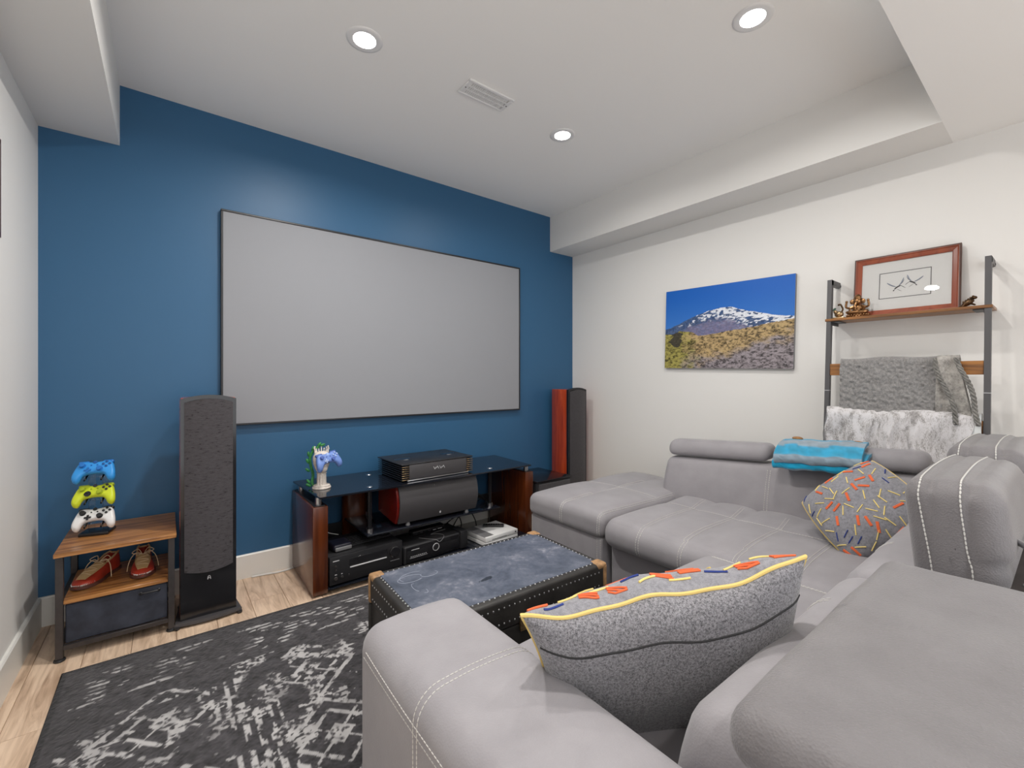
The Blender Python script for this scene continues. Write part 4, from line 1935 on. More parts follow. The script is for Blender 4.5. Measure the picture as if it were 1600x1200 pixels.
# raised headrests: boxed cushions with thick seams
def raised(x0, x1, y0, y1, z0, z1):
    def fn(p):
        s = max(0, min(1, (p.z - z0) / (z1 - z0)))
        ym = (y0 + y1) / 2
        # pinch along the two seams, tuck the back below the fold
        if p.y < ym:
            p.y += .030 * max(0, 1 - s / .42) + .012 * math.exp(-((p.z - (z0 + .36 * (z1 - z0))) / .016) ** 2)
        p.y += .030 * s - .010
        bulge = math.exp(-((p.y - (y0 + .075)) / .010) ** 2) + math.exp(-((p.y - (y1 - .040)) / .010) ** 2)
        if p.x < x0 + .03:
            p.x += .006 * bulge
        if p.z > z1 - .02:
            p.z -= .006 * bulge
            p.z += .010 * math.sin(PI * (p.x - x0) / (x1 - x0))
        return p
    bm = nb()
    softbox(bm, x0, x1, y0, y1, z0, z1, .052, (14, 30, 14), fn)
    q = []
    for yy in (y0 + .085, y1 - .028):
        q.append(([(x0, yy - .02, z0 + .02), (x0, yy - .005, z0 + .15), (x0 + .004, yy + .005, z1 - .06), (x0 + .03, yy + .008, z1 - .005), (x0 + .12, yy + .01, z1 + .01), (x0 + .35, yy + .012, z1 + .012), (x1 - .03, yy + .01, z1)],
                  dict(lines=(0,), step=.0115, dash=.0095, r=.0022)))
    return part_with_stitch('headrest', bm, M['leather'], q)


raised(1.50, 2.13, .082, .268, .66, .945)
raised(2.17, 2.80, .075, .275, .66, .965)
for xx in (1.59, 1.93):
    bm = nb()
    tube(bm, smooth_path([(xx, .058, .712), (xx, .058, .775), (xx + .004, .068, .800), (xx + .03, .090, .806)], 5), .0075, 10)
    br = obj('headrest_bracket', bm, M['steel'], t, world=True)
    bm = nb()
    lathe(bm, [(.022, .711), (.020, .716), (.010, .718)], 18, Matrix.Translation((xx, .058, 0)))
    obj('flange', bm, M['steel'], br, world=True)

# ------------------------------------------------------------------ throw pillows


def pillow_pt(u, v, hw, hh, T, side, pin=.10, rc=0.0):
    c_ = 1 - rc * u * u * v * v
    x = hw * u * c_ * (1 - pin * (1 - v * v) * abs(u) ** 2)
    y = hh * v * c_ * (1 - pin * (1 - u * u) * abs(v) ** 2)
    th = T * (max(0, (1 - u ** 2)) * max(0, (1 - v ** 2))) ** .42
    wr = .006 * math.sin(5 * u + 3 * v + side) * math.sin(4 * v - 2 * u) * (1 - u ** 4) * (1 - v ** 4)
    return Vector((x, y, side * th + wr))


def pillow(label, m4, hw, hh, Tf, Tb, back_mat, front_mat, n_emb, seed, seam=None, sag=None, edge=0, pin=.10, rc=0.0):
    t = bpy.data.objects.new('throw_pillow', None)
    COL.objects.link(t)
    t.matrix_world = m4
    WM[t.name] = m4
    t.empty_display_size = .05
    tag(t, label, 'pillow', 'embroidered throw pillows')
    N = 36
    shape = (lambda u, v, T, s: (sag(pillow_pt(u, v, hw, hh, T, s, pin, rc), u, v) if sag else pillow_pt(u, v, hw, hh, T, s, pin, rc)))
    surf = {}
    for nm, side, T, mt in (('front_panel', 1, Tf, front_mat), ('back_panel', -1, Tb, back_mat)):
        bm = nb()
        g = []
        for j in range(N + 1):
            row = []
            for i in range(N + 1):
                a = math.sin(PI / 2 * (-1 + 2 * i / N))
                b = math.sin(PI / 2 * (-1 + 2 * j / N))
                row.append(bm.verts.new(shape(a, b, T, side)))
            g.append(row)
        for j in range(N):
            for i in range(N):
                f = (g[j][i], g[j][i + 1], g[j + 1][i + 1], g[j + 1][i])
                bm.faces.new(f if side > 0 else f[::-1])
        bm.normal_update()
        surf[nm] = BVHTree.FromBMesh(bm)
        o = obj(nm, bm, mt, t, recalc=False)
        surf[nm + '_o'] = o
    bm = nb()
    rim = []
    for k in range(60):
        s = -1 + 2 * k / 60
        rim.append((s, -1))
    for k in range(60):
        rim.append((1, -1 + 2 * k / 60))
    for k in range(60):
        rim.append((1 - 2 * k / 60, 1))
    for k in range(60):
        rim.append((-1, 1 - 2 * k / 60))
    tube(bm, [shape(a, b, 0.0001, 1) for a, b in rim], .0044, 8, closed=True)
    obj('piping', bm, M['yellow_cord'], t)
    if seam is not None:
        bm = nb()
        pts = []
        for k in range(41):
            u = -.96 + 1.92 * k / 40
            p = shape(u, seam + .03 * math.sin(3 * u), Tb, -1)
            q, nrm, _, _ = surf['back_panel'].find_nearest(p)
            pts.append(q + nrm * .0002)
        tube(bm, pts, .0022, 6)
        obj('zip_seam', bm, M['black_matte'], surf['back_panel_o'])
    rnd = random.Random(seed)
    bms = {'orange_yarn': nb(), 'yellow_yarn': nb(), 'navy_yarn': nb()}
    placed = []
    tries = 0
    for k in range(edge):
        u0 = -.88 + 1.76 * k / max(1, edge - 1) + rnd.uniform(-.03, .03)
        v0 = (.955, .90, .975, .93)[k % 4]
        c = ('orange_yarn', 'yellow_yarn', 'orange_yarn', 'yellow_yarn', 'navy_yarn')[k % 5]
        an = rnd.uniform(-.45, .45)
        placed.append((u0, v0))
        for ro_ in ((0,) if c != 'orange_yarn' else (-.018, 0.0, .018)):
            pts = []
            for j in range(7):
                sj = -1 + j / 3
                uu, vv = u0 + .075 * sj * math.cos(an), min(.985, v0 + ro_ + .06 * sj * math.sin(an))
                pts.append(shape(uu, vv, Tf, 1) + Vector((0, .001, .0012)))
            tube(bms[c], pts, .0024, 6)
    while len(placed) < n_emb and tries < 6000:
        tries += 1
        u, v = rnd.uniform(-.93, .93), rnd.uniform(-.93, .95)
        if any((u - a) ** 2 + (v - b) ** 2 < (.135) ** 2 for a, b in placed):
            continue
        placed.append((u, v))
        an = rnd.uniform(0, PI)
        c = 'orange_yarn' if rnd.random() < .40 else ('yellow_yarn' if rnd.random() < .80 else 'navy_yarn')
        Ls = .105 if c != 'navy_yarn' else .09
        rows = (0,) if c != 'orange_yarn' else (-.016, 0.0, .016)
        for ro_ in rows:
            pts = []
            for k in range(7):
                s = (-1 + k / 3)
                uu = u + (Ls * s * math.cos(an) - ro_ * math.sin(an))
                vv = v + (Ls * s * math.sin(an) + ro_ * math.cos(an))
                if abs(uu) > .97 or abs(vv) > .97:
                    continue
                q, nrm, _, _ = surf['front_panel'].find_nearest(shape(uu, vv, Tf, 1))
                pts.append(q + nrm * .0014)
            if len(pts) > 2:
                tube(bms[c], pts, .0023 if c != 'orange_yarn' else .0022, 6)
    for c, b in bms.items():
        obj('embroidery_' + c.split('_')[0], b, M[c], surf['front_panel_o'], kind='stuff')
    return t


def wool(name, c1, c2, sc=90, st=.6):
    m, nt, p = nodes(name)
    v = tex_coord(nt)
    f = noise_n(nt, v, sc, 5, .7)
    f2 = noise_n(nt, v, 600, 2, .7)
    ad = nt.nodes.new('ShaderNodeMath')
    ad.operation = 'MULTIPLY_ADD'
    nt.links.new(f2, ad.inputs[0])
    ad.inputs[1].default_value = .7
    nt.links.new(f, ad.inputs[2])
    nt.links.new(ramp(nt, ad.outputs[0], [(.6, c1), (1.05, c2)]), p.inputs['Base Color'])
    p.inputs['Roughness'].default_value = .95
    p.inputs['Specular IOR Level'].default_value = .1
    p.inputs['Sheen Weight'].default_value = .5
    p.inputs['Sheen Roughness'].default_value = .4
    bump(nt, p, f2, st, .002)
    return m


M['wool_dark'] = wool('charcoal_wool', S(52, 52, 56), S(160, 159, 164), 210)
M['wool_grey'] = wool('grey_linen', S(112, 112, 118), S(150, 150, 156))

def wavy(p, u, v):
    k = max(0, v)
    p.y += k * (.004 * math.sin(6.5 * u + .6) + .003 * math.sin(15 * u) - .008 * (1 - u * u))
    p.z += k * k * .006 * math.sin(5 * u + 1)
    return p


# pillow between the near arm and the near backrest: its grey back towards the camera
L_c, R_c = Vector((.548, .668, .735)), Vector((1.022, .338, .836))
e1 = (R_c - L_c).normalized()
fwd = Vector((-e1.y, e1.x, 0)).normalized()
th_ = math.radians(21)
up_v = Vector((0, 0, 1)) * math.cos(th_) - fwd * math.sin(th_)
up_v = (up_v - e1 * up_v.dot(e1)).normalized()
hw_, hh_ = .295, .212
ctr = (L_c + R_c) / 2 - up_v * hh_
nz = (-e1).cross(up_v)            # points away from the camera
R3 = Matrix((-e1, up_v, nz)).transposed()
pillow('grey wool pillow seen from behind, yellow piping on top, wedged beside the sofa arm', Matrix.Translation(ctr) @ R3.to_4x4(),
       hw_, hh_, .135, .085, M['wool_dark'], M['wool_grey'], 60, 3, seam=.68, sag=wavy, edge=16)

# pillow in the sofa corner
n_ = Vector((-.80, .10, .58)).normalized()
pillow('grey pillow with orange, yellow and navy embroidered dashes in the sofa corner',
       look_frame((2.45, .585, .615), n_, (0, 0, 1), math.radians(51)), .198, .190, .105, .05, M['wool_dark'], M['wool_grey'], 74, 9, pin=.01, rc=.10)

# ------------------------------------------------------------------ folded blue towel over the sofa back
t = thing('folded_towel', 'folded turquoise and grey striped towel on top of the sofa back', 'towel', (2.72, .86, .78))
towel_m = paint_mat('towel_terry', .95, .1, (420, .9, .004), sheen=.4)


def towel_layer(prof, y0, y1, thick, seed):
    bm = nb()
    n = 30
    ys_ = [y0 + (y1 - y0) * k / n for k in range(n + 1)]
    cols_ = []

    def fn(p, s, outer):
        w_ = .006 * math.sin(p.y * 34 + seed) + .004 * math.sin(p.y * 71 + s * 9)
        p.z += w_ * (.3 + s * .4)
        p.x += .14 * (.95 - p.y)
        p.z += .045 * (1.0 - p.y)
        p.y += .05 * (p.x - 2.7 - .14 * (.95 - p.y)) - .03 * s
        b = (s * 5.2 + seed * .37 + .35 * float(vnoise(p.y * 9, s * 4, seed))) % 2
        k = 0 if b < 1.05 else 1
        a = srgb((22, 158, 200)) if k == 0 else srgb((140, 158, 172))
        a = a * (.75 + .5 * float(vnoise(p.y * 60, s * 60, 5)))
        cols_.append(a)
        return p
    ribbon(bm, prof, thick, ys_, fn)
    me_cols = np.array(cols_)
    o = obj('towel_fold', bm, towel_m, t, world=True, angle=70)
    painted(o.data, me_cols)
    return o


def uprof(x0, x1, zt, gap, drop):
    """a folded layer: from the back over the top to a rounded front fold and back underneath"""
    pts = []
    for k in range(13):
        s = k / 12
        pts.append((x1 - (x1 - x0) * s, zt - drop * s ** 3))
    c = (x0, zt - drop - gap / 2)
    for k in range(1, 9):
        a = PI / 2 + PI * k / 8
        pts.append((c[0] + gap / 2 * math.cos(a) * .9, c[1] + gap / 2 * math.sin(a)))
    for k in range(1, 9):
        s = k / 8
        pts.append((x0 + (x1 - x0) * s * .95, zt - drop * (1 - s) ** 3 - gap))
    return pts


towel_layer(uprof(2.625, 2.84, .848, .040, .055), .66, 1.035, .016, 1)
towel_layer(uprof(2.630, 2.83, .800, .030, .050), .675, 1.045, .014, 4)
for yy, xx in ((.975, 2.818), (.71, 2.862)):
    bm = nb()
    ball(bm, (xx, yy, .862), .022, 12, sc=(.7, 1.3, .5))
    obj('brown_tag', bm, plain('brown_hide', S(150, 108, 66), .7, vary=(60, .35)), t, world=True)

# ------------------------------------------------------------------ ladder shelf
t = thing('ladder_shelf', 'leaning dark metal ladder shelf with wood shelf and rails behind the sofa', 'shelf', (3.0, .57, 0))


def rail_x(z):
    return 3.035 - .062 * (1.77 - z) / .82


for yy, zt in ((.880, 1.772), (.254, 1.775)):
    bm = nb()
    x0, x1 = rail_x(0), rail_x(zt)
    hw = .011
    A = [(-.015, -hw), (.015, -hw), (.015, hw), (-.015, hw)]
    lo = [bm.verts.new((x0 + a, yy + b, 0.001)) for a, b in A]
    hi = [bm.verts.new((x1 + a, yy + b, zt)) for a, b in A]
    for k in range(4):
        l = (k + 1) % 4
        bm.faces.new((lo[k], lo[l], hi[l], hi[k]))
    bm.faces.new(lo[::-1])
    bm.faces.new(hi)
    rl = obj('rail', bm, M['railsteel'], t, world=True, smooth=False)
    bm = nb()
    zj = 1.135
    box(bm, rail_x(zj) - .0165, rail_x(zj) + .0165, yy - .0125, yy + .0125, zj - .0012, zj + .0012)
    obj('joint_line', bm, M['silver'], rl, world=True, smooth=False)
    bm = nb()
    box(bm, x1 - .015, XR - .006, yy - hw, yy + hw, zt - .030, zt)
    obj('wall_arm', bm, M['railsteel'], t, world=True, smooth=False)
    bm = nb()
    cyl(bm, (XR - .008, yy, zt - .018), (XR - .0005, yy, zt - .018), .013, seg=14)
    obj('wall_pad', bm, M['black'], t, world=True)
    bm = nb()
    sgn = -1 if yy > .5 else 1
    box(bm, rail_x(1.53) - .012, rail_x(1.53) + .11, yy + sgn * .011 - .002, yy + sgn * .011 + .002, 1.508, 1.532)
    box(bm, rail_x(1.53) - .012, rail_x(1.53) + .11, *sorted((yy + sgn * .011, yy + sgn * .05)), 1.524, 1.529)
    obj('shelf_bracket', bm, M['black'], t, world=True, smooth=False)
bm = nb()
box(bm, 2.998, 3.170, .238, .897, 1.530, 1.545, .002, 1)
obj('shelf_board', bm, M['rustic_y'], t, world=True)
for z0, z1 in ((1.220, 1.285), (.945, 1.005)):
    bm = nb()
    xc = rail_x(z0)
    box(bm, xc - .009, xc + .009, .265, .869, z0, z1, .002, 1)
    obj('hanging_board', bm, M['rustic_y'], t, world=True)
bm = nb()
box(bm, rail_x(.3) - .009, rail_x(.3) + .009, .265, .869, .28, .34, .002, 1)
obj('hanging_board', bm, M['rustic_y'], t, world=True)

# grey throw over the upper board
t = thing('throw_blanket', 'bobbly grey throw draped over the upper board of the ladder shelf', 'blanket', (3.0, .6, 1.28))
gm = wool('grey_knit', S(112, 111, 112), S(160, 158, 156), 120, .9)


def drape(x_f, x_b, zt, zf, zb, n=16):
    pr = []
    for k in range(n):
        pr.append((x_f, zf + (zt - zf) * k / n))
    for k in range(9):
        a = PI - PI * k / 8
        pr.append(((x_f + x_b) / 2 + (x_b - x_f) / 2 * math.cos(a), zt + (x_b - x_f) / 2 * math.sin(a)))
    for k in range(1, n + 1):
        pr.append((x_b, zt - (zt - zb) * k / n))
    return pr


xc = rail_x(1.25)
bm = nb()
rn = np.random.RandomState(4)


def bl_fn(p, s, outer):
    p.x += .009 * (float(fbm(p.y * 85, p.z * 85, 9, 2)) - .5) * 2 * (1 if outer else .3) + .005 * math.sin(p.y * 17) - .035 * max(0, 1.28 - p.z) * (1 if p.x < xc else -.3)
    p.z += .004 * math.sin(p.y * 23)
    return p


ribbon(bm, drape(xc - .021, xc + .021, 1.286, .955, .99, 60), .016, [.402 + (.818 - .402) * k / 110 for k in range(111)], bl_fn)
obj('drape', bm, gm, t, world=True, angle=80)
# gathered right end with braided edges
bm = nb()


def tail_fn(p, s, outer):
    p.x += .012 * math.sin(p.y * 60 + p.z * 9) - .02 * max(0, 1.28 - p.z)
    p.y += -.10 * max(0, 1.27 - p.z) / .3 * (.4 - p.y) / .12
    p.y -= .03 * max(0, 1.27 - p.z)
    return p


ribbon(bm, drape(xc - .030, xc + .020, 1.284, .97, 1.02, 20), .014, [.345 + .075 * k / 14 for k in range(15)], tail_fn)
obj('gathered_end', bm, wool('grey_print_cloth', S(92, 90, 88), S(190, 186, 180), 28, .5), t, world=True, angle=80)
br_m = plain('braid_cord', S(122, 120, 116), .9, bumps=(300, .4, .001), vary=(60, .4))
for y_t, y_b, ph in ((.425, .345, 0), (.345, .268, 1.3)):
    bm = nb()
    for strand in range(3):
        pts = []
        for k in range(60):
            s = k / 59
            z = 1.30 - .315 * s
            y_ = y_t + (y_b - y_t) * s
            a = s * 34 + strand * 2 * PI / 3 + ph
            pts.append((xc - .048 - .02 * s + .006 * math.cos(a) + .035 * max(0, .10 - s) * 4, y_ + .0062 * math.sin(a) + .008 * math.sin(s * 7 + ph), z))
        tube(bm, pts, .0048, 7)
    obj('braided_edge', bm, br_m, t, world=True)

# white plush throw over the lower board
t = thing('throw_blanket', 'white and grey mottled plush throw on the lower board of the ladder shelf', 'blanket', (2.96, .58, .99))
xc = rail_x(.975)


def plush_mat():
    m, nt, p = nodes('plush_pile')
    v = tex_coord(nt, (1, 1, .45))
    f = noise_n(nt, v, 26, 3, .6, .5)
    f2 = noise_n(nt, v, 260, 3, .8)
    ad = nt.nodes.new('ShaderNodeMath')
    ad.operation = 'MULTIPLY_ADD'
    nt.links.new(f2, ad.inputs[0])
    ad.inputs[1].default_value = .8
    nt.links.new(f, ad.inputs[2])
    nt.links.new(ramp(nt, ad.outputs[0], [(.74, S(150, 146, 145)), (.84, S(196, 193, 193)), (.97, S(224, 222, 224))]), p.inputs['Base Color'])
    p.inputs['Roughness'].default_value = .95
    p.inputs['Sheen Weight'].default_value = .5
    bump(nt, p, f2, .8, .004)
    return m


def pl_fn(p, s, outer):
    d = max(0, 1.0 - p.z)
    k = p.y * 40 + 2.2 * math.sin(p.y * 11) + d * 6 * math.sin(p.y * 7)
    p.x += (.016 * math.sin(k) + .007 * math.sin(2.3 * k + 1)) * min(1, d * 6 + .25) * (1 if outer else .8) - .02 * d
    p.z += .005 * math.sin(p.y * 15 + 1)
    p.y += .010 * math.sin(p.z * 30)
    return p


bm = nb()
ribbon(bm, drape(xc - .030, xc + .026, 1.002, .79, .80, 26), .022, [.300 + (.876 - .300) * k / 110 for k in range(111)], pl_fn)
obj('drape', bm, plush_mat(), t, world=True, angle=80)
bm = nb()
ribbon(bm, drape(xc - .032, xc + .030, .998, .80, .85, 12), .020, [.270 + .05 * k / 8 for k in range(9)], lambda p, s, o_: p)
obj('smooth_edge', bm, plain('white_satin', S(222, 226, 226), .5), t, world=True, angle=80)

# ------------------------------------------------------------------ framed bird print leaning on the shelf
Fw, Fh = .218, .170
tl = math.radians(7.5)
base_p = Vector((3.118, .573, 1.5455))
# local: x = right as seen from the room (-Y), y = up the frame, z = out of the face (-X)
ax = Vector((0, -1, 0))
ay = Vector((math.sin(tl), 0, math.cos(tl)))
az = ax.cross(ay)
Rf = Matrix((ax, ay, az)).transposed()
t = thing('framed_print', 'wood framed bird drawing with wide white mat leaning on the wall shelf', 'picture', base_p, rot=Rf)


def frame_bar(bm, p, q, wdt, prof, inx, iny):
    pass


def mitred(bm, W, H, y0, prof):
    """picture frame moulding: prof = list of (inset, z)"""
    rings = []
    for ins, z in prof:
        rings.append([bm.verts.new((sx * (W - ins), y0 + H + sy * (H - ins), z)) for sx, sy in ((-1, -1), (1, -1), (1, 1), (-1, 1))])
    for a, b in zip(rings[:-1], rings[1:]):
        for k in range(4):
            l = (k + 1) % 4
            bm.faces.new((a[k], a[l], b[l], b[k]))
    a, b = rings[-1], rings[0]
    for k in range(4):
        l = (k + 1) % 4
        bm.faces.new((a[k], a[l], b[l], b[k]))


bm = nb()
mitred(bm, Fw, Fh, 0, [(.006, 0), (.006, .022), (.010, .022), (.014, .018), (.030, .012), (.034, .010), (.034, 0)])
obj('frame', bm, M['framewood'], t, smooth=False)
bm = nb()
mitred(bm, Fw, Fh, 0, [(0, 0), (0, .020), (.003, .024), (.007, .024), (.007, 0)])
obj('outer_edge', bm, M['framedark'], t, smooth=False)
bm = nb()
box(bm, -Fw + .03, Fw - .03, .03, 2 * Fh - .03, .001, .0045)
mb = obj('mat_board', bm, M['mat_board'], t, smooth=False)
bw, bh = .107, .073
bm = nb()
mitred(bm, bw, bh, Fh - bh, [(0, .0046), (0, .0052), (.0030, .0052), (.0030, .0046)])
obj('ruled_border', bm, M['ink'], mb, smooth=False)
bm = nb()
bmw = nb()


def stroke(b, pts, r, rr=None):
    P2 = smooth_path([(x_, Fh + y_, .0050) for x_, y_ in pts], 6)
    n = len(P2)
    vs = []
    for i, p in enumerate(P2):
        d = P2[min(i + 1, n - 1)] - P2[max(i - 1, 0)]
        nrm = Vector((-d.y, d.x, 0)).normalized()
        k = math.sin(PI * (i + .6) / (n + .2)) ** .5
        vs.append((b.verts.new(p + nrm * r * k), b.verts.new(p - nrm * r * k)))
    for (a, c), (e, f) in zip(vs[:-1], vs[1:]):
        b.faces.new((a, c, f, e))


for (ox, oy, sc_, fl) in ((-.030, -.012, 1.35, 1), (.036, .004, 1.25, -1)):
    T_ = lambda L: [(ox + x_ * sc_ * fl, oy + y_ * sc_) for x_, y_ in L]
    stroke(bm, T_([(-.008, -.010), (.0, -.002), (.012, .004)]), .0036)                       # body
    stroke(bm, T_([(.010, .004), (.018, -.002), (.026, -.009)]), .0012)                      # bill/tail
    stroke(bm, T_([(-.008, -.012), (-.012, -.017)]), .0026)
    stroke(bmw, T_([(-.004, .0), (-.018, .008), (-.032, .020)]), .0030)                      # wing
    stroke(bm, T_([(-.004, .001), (-.018, .006), (-.030, .016)]), .0010)
    stroke(bmw, T_([(.006, .004), (.014, .016), (.020, .034)]), .0028)
    stroke(bm, T_([(.006, .004), (.016, .014), (.022, .028)]), .0008)
    stroke(bm, T_([(.0, -.010), (.008, -.016), (.014, -.020)]), .0008)
o = obj('bird_drawing', bm, M['ink'], mb, smooth=False)
o2 = obj('bird_wash', bmw, M['ink_blue'], mb, smooth=False)
bm = nb()
box(bm, -Fw + .032, Fw - .032, .032, 2 * Fh - .032, .0085, .0095)
obj('glass_pane', bm, M['pane'], t, smooth=False)

# ------------------------------------------------------------------ figurines on the shelf
g0 = Vector((3.075, .762, 1.5455))
t = thing('statuette', 'ornate seated bronze statuette before the left side of the bird print', 'figurine', g0, -PI / 2)
# local: x = right seen from the room, -y = towards the room
bm = nb()
lathe(bm, [(.052, 0), (.054, .004), (.050, .008), (.046, .014), (.050, .020), (.047, .024)], 28, Matrix.Diagonal((1, .62, 1, 1)))
for k in range(22):
    a = 2 * PI * k / 22
    ball(bm, (.051 * math.cos(a), .032 * math.sin(a), .014), .0048, 7, sc=(1, 1, 1.4))
obj('lotus_base', bm, M['bronze'], t)
bm = nb()
ball(bm, (0, .0, .052), .026, 14, sc=(1, .8, 1))
ball(bm, (0, -.006, .046), .020, 12, sc=(1.1, .9, .9))
tube(bm, smooth_path([(-.012, -.004, .034), (-.044, -.012, .034), (-.030, -.026, .030), (.010, -.028, .030)], 5), .009, 8)
tube(bm, smooth_path([(.012, -.004, .034), (.044, -.012, .034), (.032, -.024, .031), (.0, -.026, .028)], 5), .009, 8)
obj('body', bm, M['bronze'], t)
bm = nb()
ball(bm, (0, -.006, .093), .019, 14, sc=(1.05, .9, 1))
for s_ in (-1, 1):
    ball(bm, (s_ * .024, -.002, .092), .013, 10, sc=(1, .3, 1.1))
tube(bm, smooth_path([(0, -.020, .090), (-.002, -.027, .078), (-.006, -.029, .066), (-.003, -.030, .057), (.004, -.030, .055)], 5), .006, 8, radii=None)
hd = obj('head', bm, M['bronze'], t)
bm = nb()
lathe(bm, [(.020, .104), (.021, .108), (.017, .112), (.018, .118), (.012, .124), (.008, .131), (0, .134)], 16)
obj('crown', bm, M['bronze'], hd)
for s_ in (-1, 1):
    bm = nb()
    tube(bm, smooth_path([(s_ * .020, .002, .066), (s_ * .040, -.004, .058), (s_ * .052, -.010, .066), (s_ * .050, -.010, .088)], 5), .0058, 8)
    tube(bm, smooth_path([(s_ * .020, .0, .062), (s_ * .034, -.014, .048), (s_ * .026, -.026, .044)], 5), .0052, 8)
    ball(bm, (s_ * .049, -.010, .094), .007, 8)
    obj('arms', bm, M['bronze'], t)
t = thing('statuette', 'small silvery bird statuette at the left end of the wall shelf', 'figurine', (3.045, .842, 1.5455), -PI / 2)
bm = nb()
box(bm, -.034, .030, -.020, .020, 0, .008, .003, 2)
obj('base', bm, M['brass'], t)
bm = nb()
ball(bm, (0, 0, .026), .020, 12, sc=(1.15, .8, .9))
ball(bm, (-.016, -.004, .040), .011, 10)
obj('body', bm, M['brass'], t)
bm = nb()
tube(bm, smooth_path([(.010, 0, .034), (.018, 0, .052), (.012, 0, .072), (.006, 0, .082), (-.001, 0, .080)], 6), .0045, 8)
ball(bm, (-.001, 0, .080), .006, 8)
obj('curved_neck', bm, M['bronze_dark'], t)
bm = nb()
for s_ in (0, .7, 1.4):
    ball(bm, (-.018 - .006 * math.cos(s_), .0, .052 + .007 * math.sin(s_)), .006, 8)
obj('crest', bm, plain('verdigris', S(70, 100, 84), .5, metal=.4), t)
t = thing('statuette', 'tiny dark bronze climbing animal at the right end of the wall shelf', 'figurine', (3.06, .325, 1.5455), -PI / 2)
bm = nb()
ball(bm, (0, 0, .024), .017, 12, Matrix.Rotation(-.65, 4, 'Y'), sc=(1.5, .8, .8))
for k in range(5):
    ball(bm, (-.014 + k * .008, -.004, .028 + k * .006), .005, 7)
obj('body', bm, M['bronze_dark'], t)
bm = nb()
ball(bm, (.022, 0, .046), .009, 10, sc=(1.2, .9, .9))
obj('head', bm, M['bronze_dark'], t)
for s_, a in ((-1, (-.020, .006)), (1, (-.018, .006)), (-1, (.022, .030)), (1, (.024, .012))):
    bm = nb()
    cyl(bm, (a[0] * .4, s_ * .008, .020), (a[0], s_ * .014, a[1] if a[0] > 0 else .002), .0055, .0035, 8)
    obj('leg', bm, M['bronze_dark'], t)
bm = nb()
tube(bm, [(-.018, 0, .012), (-.026, 0, .010), (-.030, 0, .004)], .003, 6)
obj('tail', bm, M['bronze_dark'], t)

# ------------------------------------------------------------------ mountain print on canvas
PWd, PHt = .924, .608
pc = Vector((XR, 1.570, 1.580))
t = thing('canvas_print', 'unframed photo print of a snowy mountain under blue sky on the white wall', 'picture', pc,
          rot=(Matrix((Vector((0, -1, 0)), Vector((0, 0, 1)), Vector((-1, 0, 0)))).transposed().to_4x4() @ Matrix.Rotation(math.radians(-1.45), 4, 'Z')).to_3x3())
NX_, NY_ = 400, 264
uu, vv = np.meshgrid(np.linspace(0, 1, NX_), np.linspace(0, 1, NY_))
ridge = np.interp(uu, [0, .05, .1, .2, .3, .4, .5, .57, .62, .7, .8, .9, 1], [.50, .515, .55, .605, .66, .70, .725, .715, .68, .65, .61, .575, .555])
ridge = ridge + .018 * (fbm(uu * 26, uu * 0 + 3, 3) - .5)
fg = np.interp(uu, [0, .08, .13, .25, .3, .4, .5, .6, .7, .85, 1], [.44, .44, .47, .45, .40, .41, .43, .45, .465, .50, .535]) + .02 * (fbm(uu * 40, uu * 0 + 9, 5) - .5)
sky = srgb((24, 98, 190))[None, None] * (1 - (1 - vv[..., None]) * .0) + (srgb((70, 132, 208)) - srgb((24, 98, 190)))[None, None] * (np.clip((1 - vv) * 1.7 - .1, 0, 1) ** 1.4)[..., None]
n1 = fbm(uu * 30 + 14 * vv, vv * 46 - 16 * uu, 13, 5)
n2 = fbm(uu * 90, vv * 80, 17, 4)
n3 = fbm(uu * 46 - 20 * vv, vv * 60 + 10 * uu, 19, 4)
h = ridge - vv
rock = (srgb((30, 74, 128))[None, None] * (1 - n3[..., None]) + srgb((96, 108, 134))[None, None] * n3[..., None]) * (.35 + 1.2 * n2[..., None])
snow = srgb((232, 236, 244))[None, None] * (.75 + .4 * n2[..., None])
lim = .575 + .9 * np.clip(h - .05, 0, 1) - .14 * np.exp(-((uu - .60) / .16) ** 2) - .16 * np.clip((uu - .7) / .2, 0, 1) * (h < .07) + .10 * np.clip((.3 - uu) / .2, 0, 1)
sn_m = np.clip((.6 * n1 + .4 * n3 - lim + .02) / .04, 0, 1)
sn_m = np.maximum(sn_m, ((h < .010) & (uu > .28) & (uu < .62) & (n1 > .42)).astype(float))
mt_ = rock * (1 - sn_m[..., None]) + snow * sn_m[..., None]
lowm = np.clip((h - .105 - .06 * np.exp(-((uu - .75) / .2) ** 2) + .02 * np.exp(-((uu - .2) / .15) ** 2) + .10 * (n1 - .5)) / .05, 0, 1) * .9
mauve = (srgb((138, 124, 146))[None, None] * (1 - n3[..., None]) + srgb((96, 110, 150))[None, None] * n3[..., None]) * (.65 + .7 * n2[..., None])
mt_ = mt_ * (1 - lowm[..., None]) + mauve * lowm[..., None]
g1 = fbm(uu * 44, vv * 60, 23, 5)
g2 = fbm(uu * 120, vv * 120, 29, 3)
g3 = fbm(uu * 14, vv * 18, 37, 4)
dep = np.clip((fg - vv) / .45, 0, 1)
tan_ = srgb((170, 146, 104))[None, None]
olive = srgb((150, 142, 76))[None, None]
greyg = srgb((140, 132, 136))[None, None]
k1 = np.clip((.30 - uu) / .15 + 2.2 * (g3 - .5), 0, 1)[..., None]
k2 = np.clip((dep - .40) * 3 + (uu - .45) * 1.2 + 2 * (g3 - .5), 0, 1)[..., None] * (1 - k1)
fgc = (tan_ * (1 - k1 - k2).clip(0, 1) + olive * k1 + greyg * k2)
tone = .6 * g1 + .4 * g2
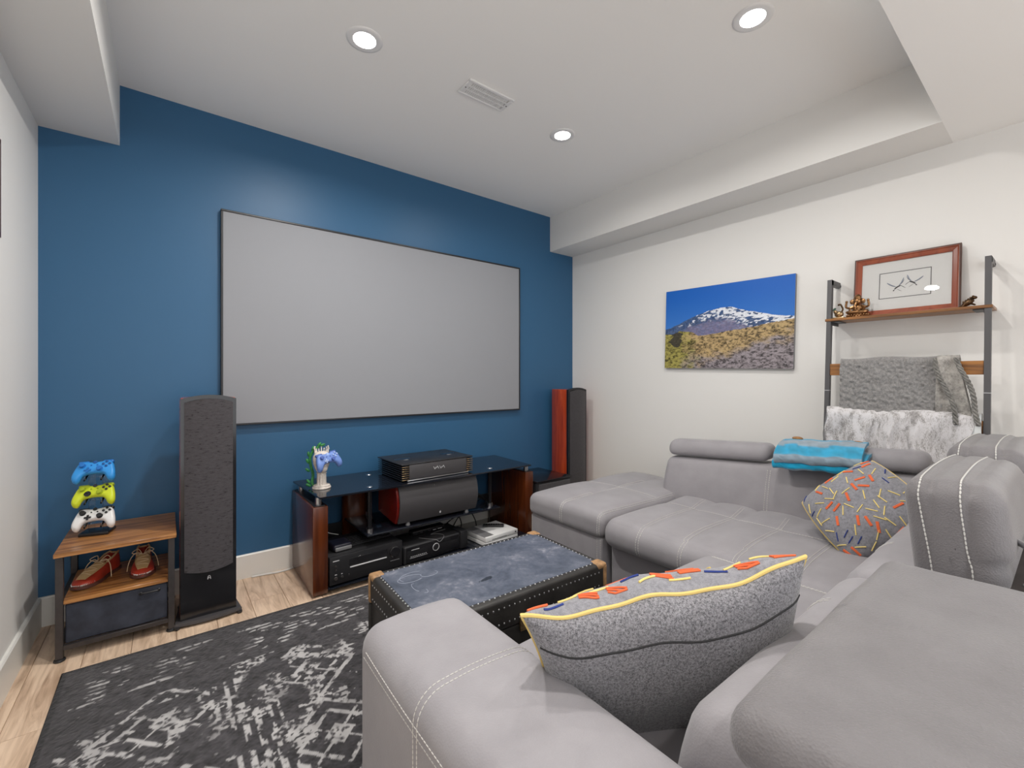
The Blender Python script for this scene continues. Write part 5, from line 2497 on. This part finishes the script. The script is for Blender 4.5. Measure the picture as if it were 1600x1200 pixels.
shade_ = .18 + 1.15 * np.clip((tone - .34) / .26, 0, 1)
fgc = fgc * shade_[..., None]
bold = (((uu - .115) / .06) ** 2 + ((vv - .375 + .04 * (g3 - .5)) / .08) ** 2 < .8 + 5 * (g3 - .5) + 2 * (g1 - .5))
fgc[bold] = (srgb((70, 66, 54))[None] * (.3 + 1.3 * g2[bold][:, None]))
img = np.where((vv < ridge)[..., None], mt_, sky)
img = np.where((vv < fg)[..., None], fgc, img)
vx = (uu - .5) * PWd
vy = (vv - .5) * PHt
vz = np.full_like(vx, .0262)
idx = np.arange(NX_ * NY_).reshape(NY_, NX_)
fcs = np.stack([idx[:-1, :-1].ravel(), idx[:-1, 1:].ravel(), idx[1:, 1:].ravel(), idx[1:, :-1].ravel()], 1)
me = bpy.data.meshes.new('printed_face')
me.from_pydata(np.stack([vx.ravel(), vy.ravel(), vz.ravel()], 1).tolist(), [], fcs.tolist())
painted(me, np.clip(img.reshape(-1, 3), 0, 1))
me.materials.append(paint_mat('photo_print', .4, .4))
fo = bpy.data.objects.new('printed_face', me)
COL.objects.link(fo)
fo.parent = t
bm = nb()
box(bm, -PWd / 2, PWd / 2, -PHt / 2, PHt / 2, .004, .026, .001, 1)
obj('panel', bm, M['grey_plastic'], t)
bm = nb()
for s_ in (-1, 1):
    box(bm, s_ * .3 - .02, s_ * .3 + .02, .15, .2, .0005, .004)
obj('hanger', bm, M['steel'], t, smooth=False)

# ------------------------------------------------------------------ picture on the left wall, only its edge in view
t = thing('wall_frame', 'thin dark brown picture frame edge on the left wall', 'picture', (XL, 2.07, 1.88),
          rot=Matrix((Vector((0, 1, 0)), Vector((0, 0, 1)), Vector((1, 0, 0)))).transposed())
bm = nb()
mitred(bm, .30, .175, -.175, [(0, .001), (0, .024), (.020, .026), (.026, .018), (.026, .001)])
obj('frame', bm, M['framedark'], t, smooth=False)
bm = nb()
box(bm, -.276, .276, -.151, .151, .002, .010)
obj('picture_panel', bm, M['mat_board'], t, smooth=False)
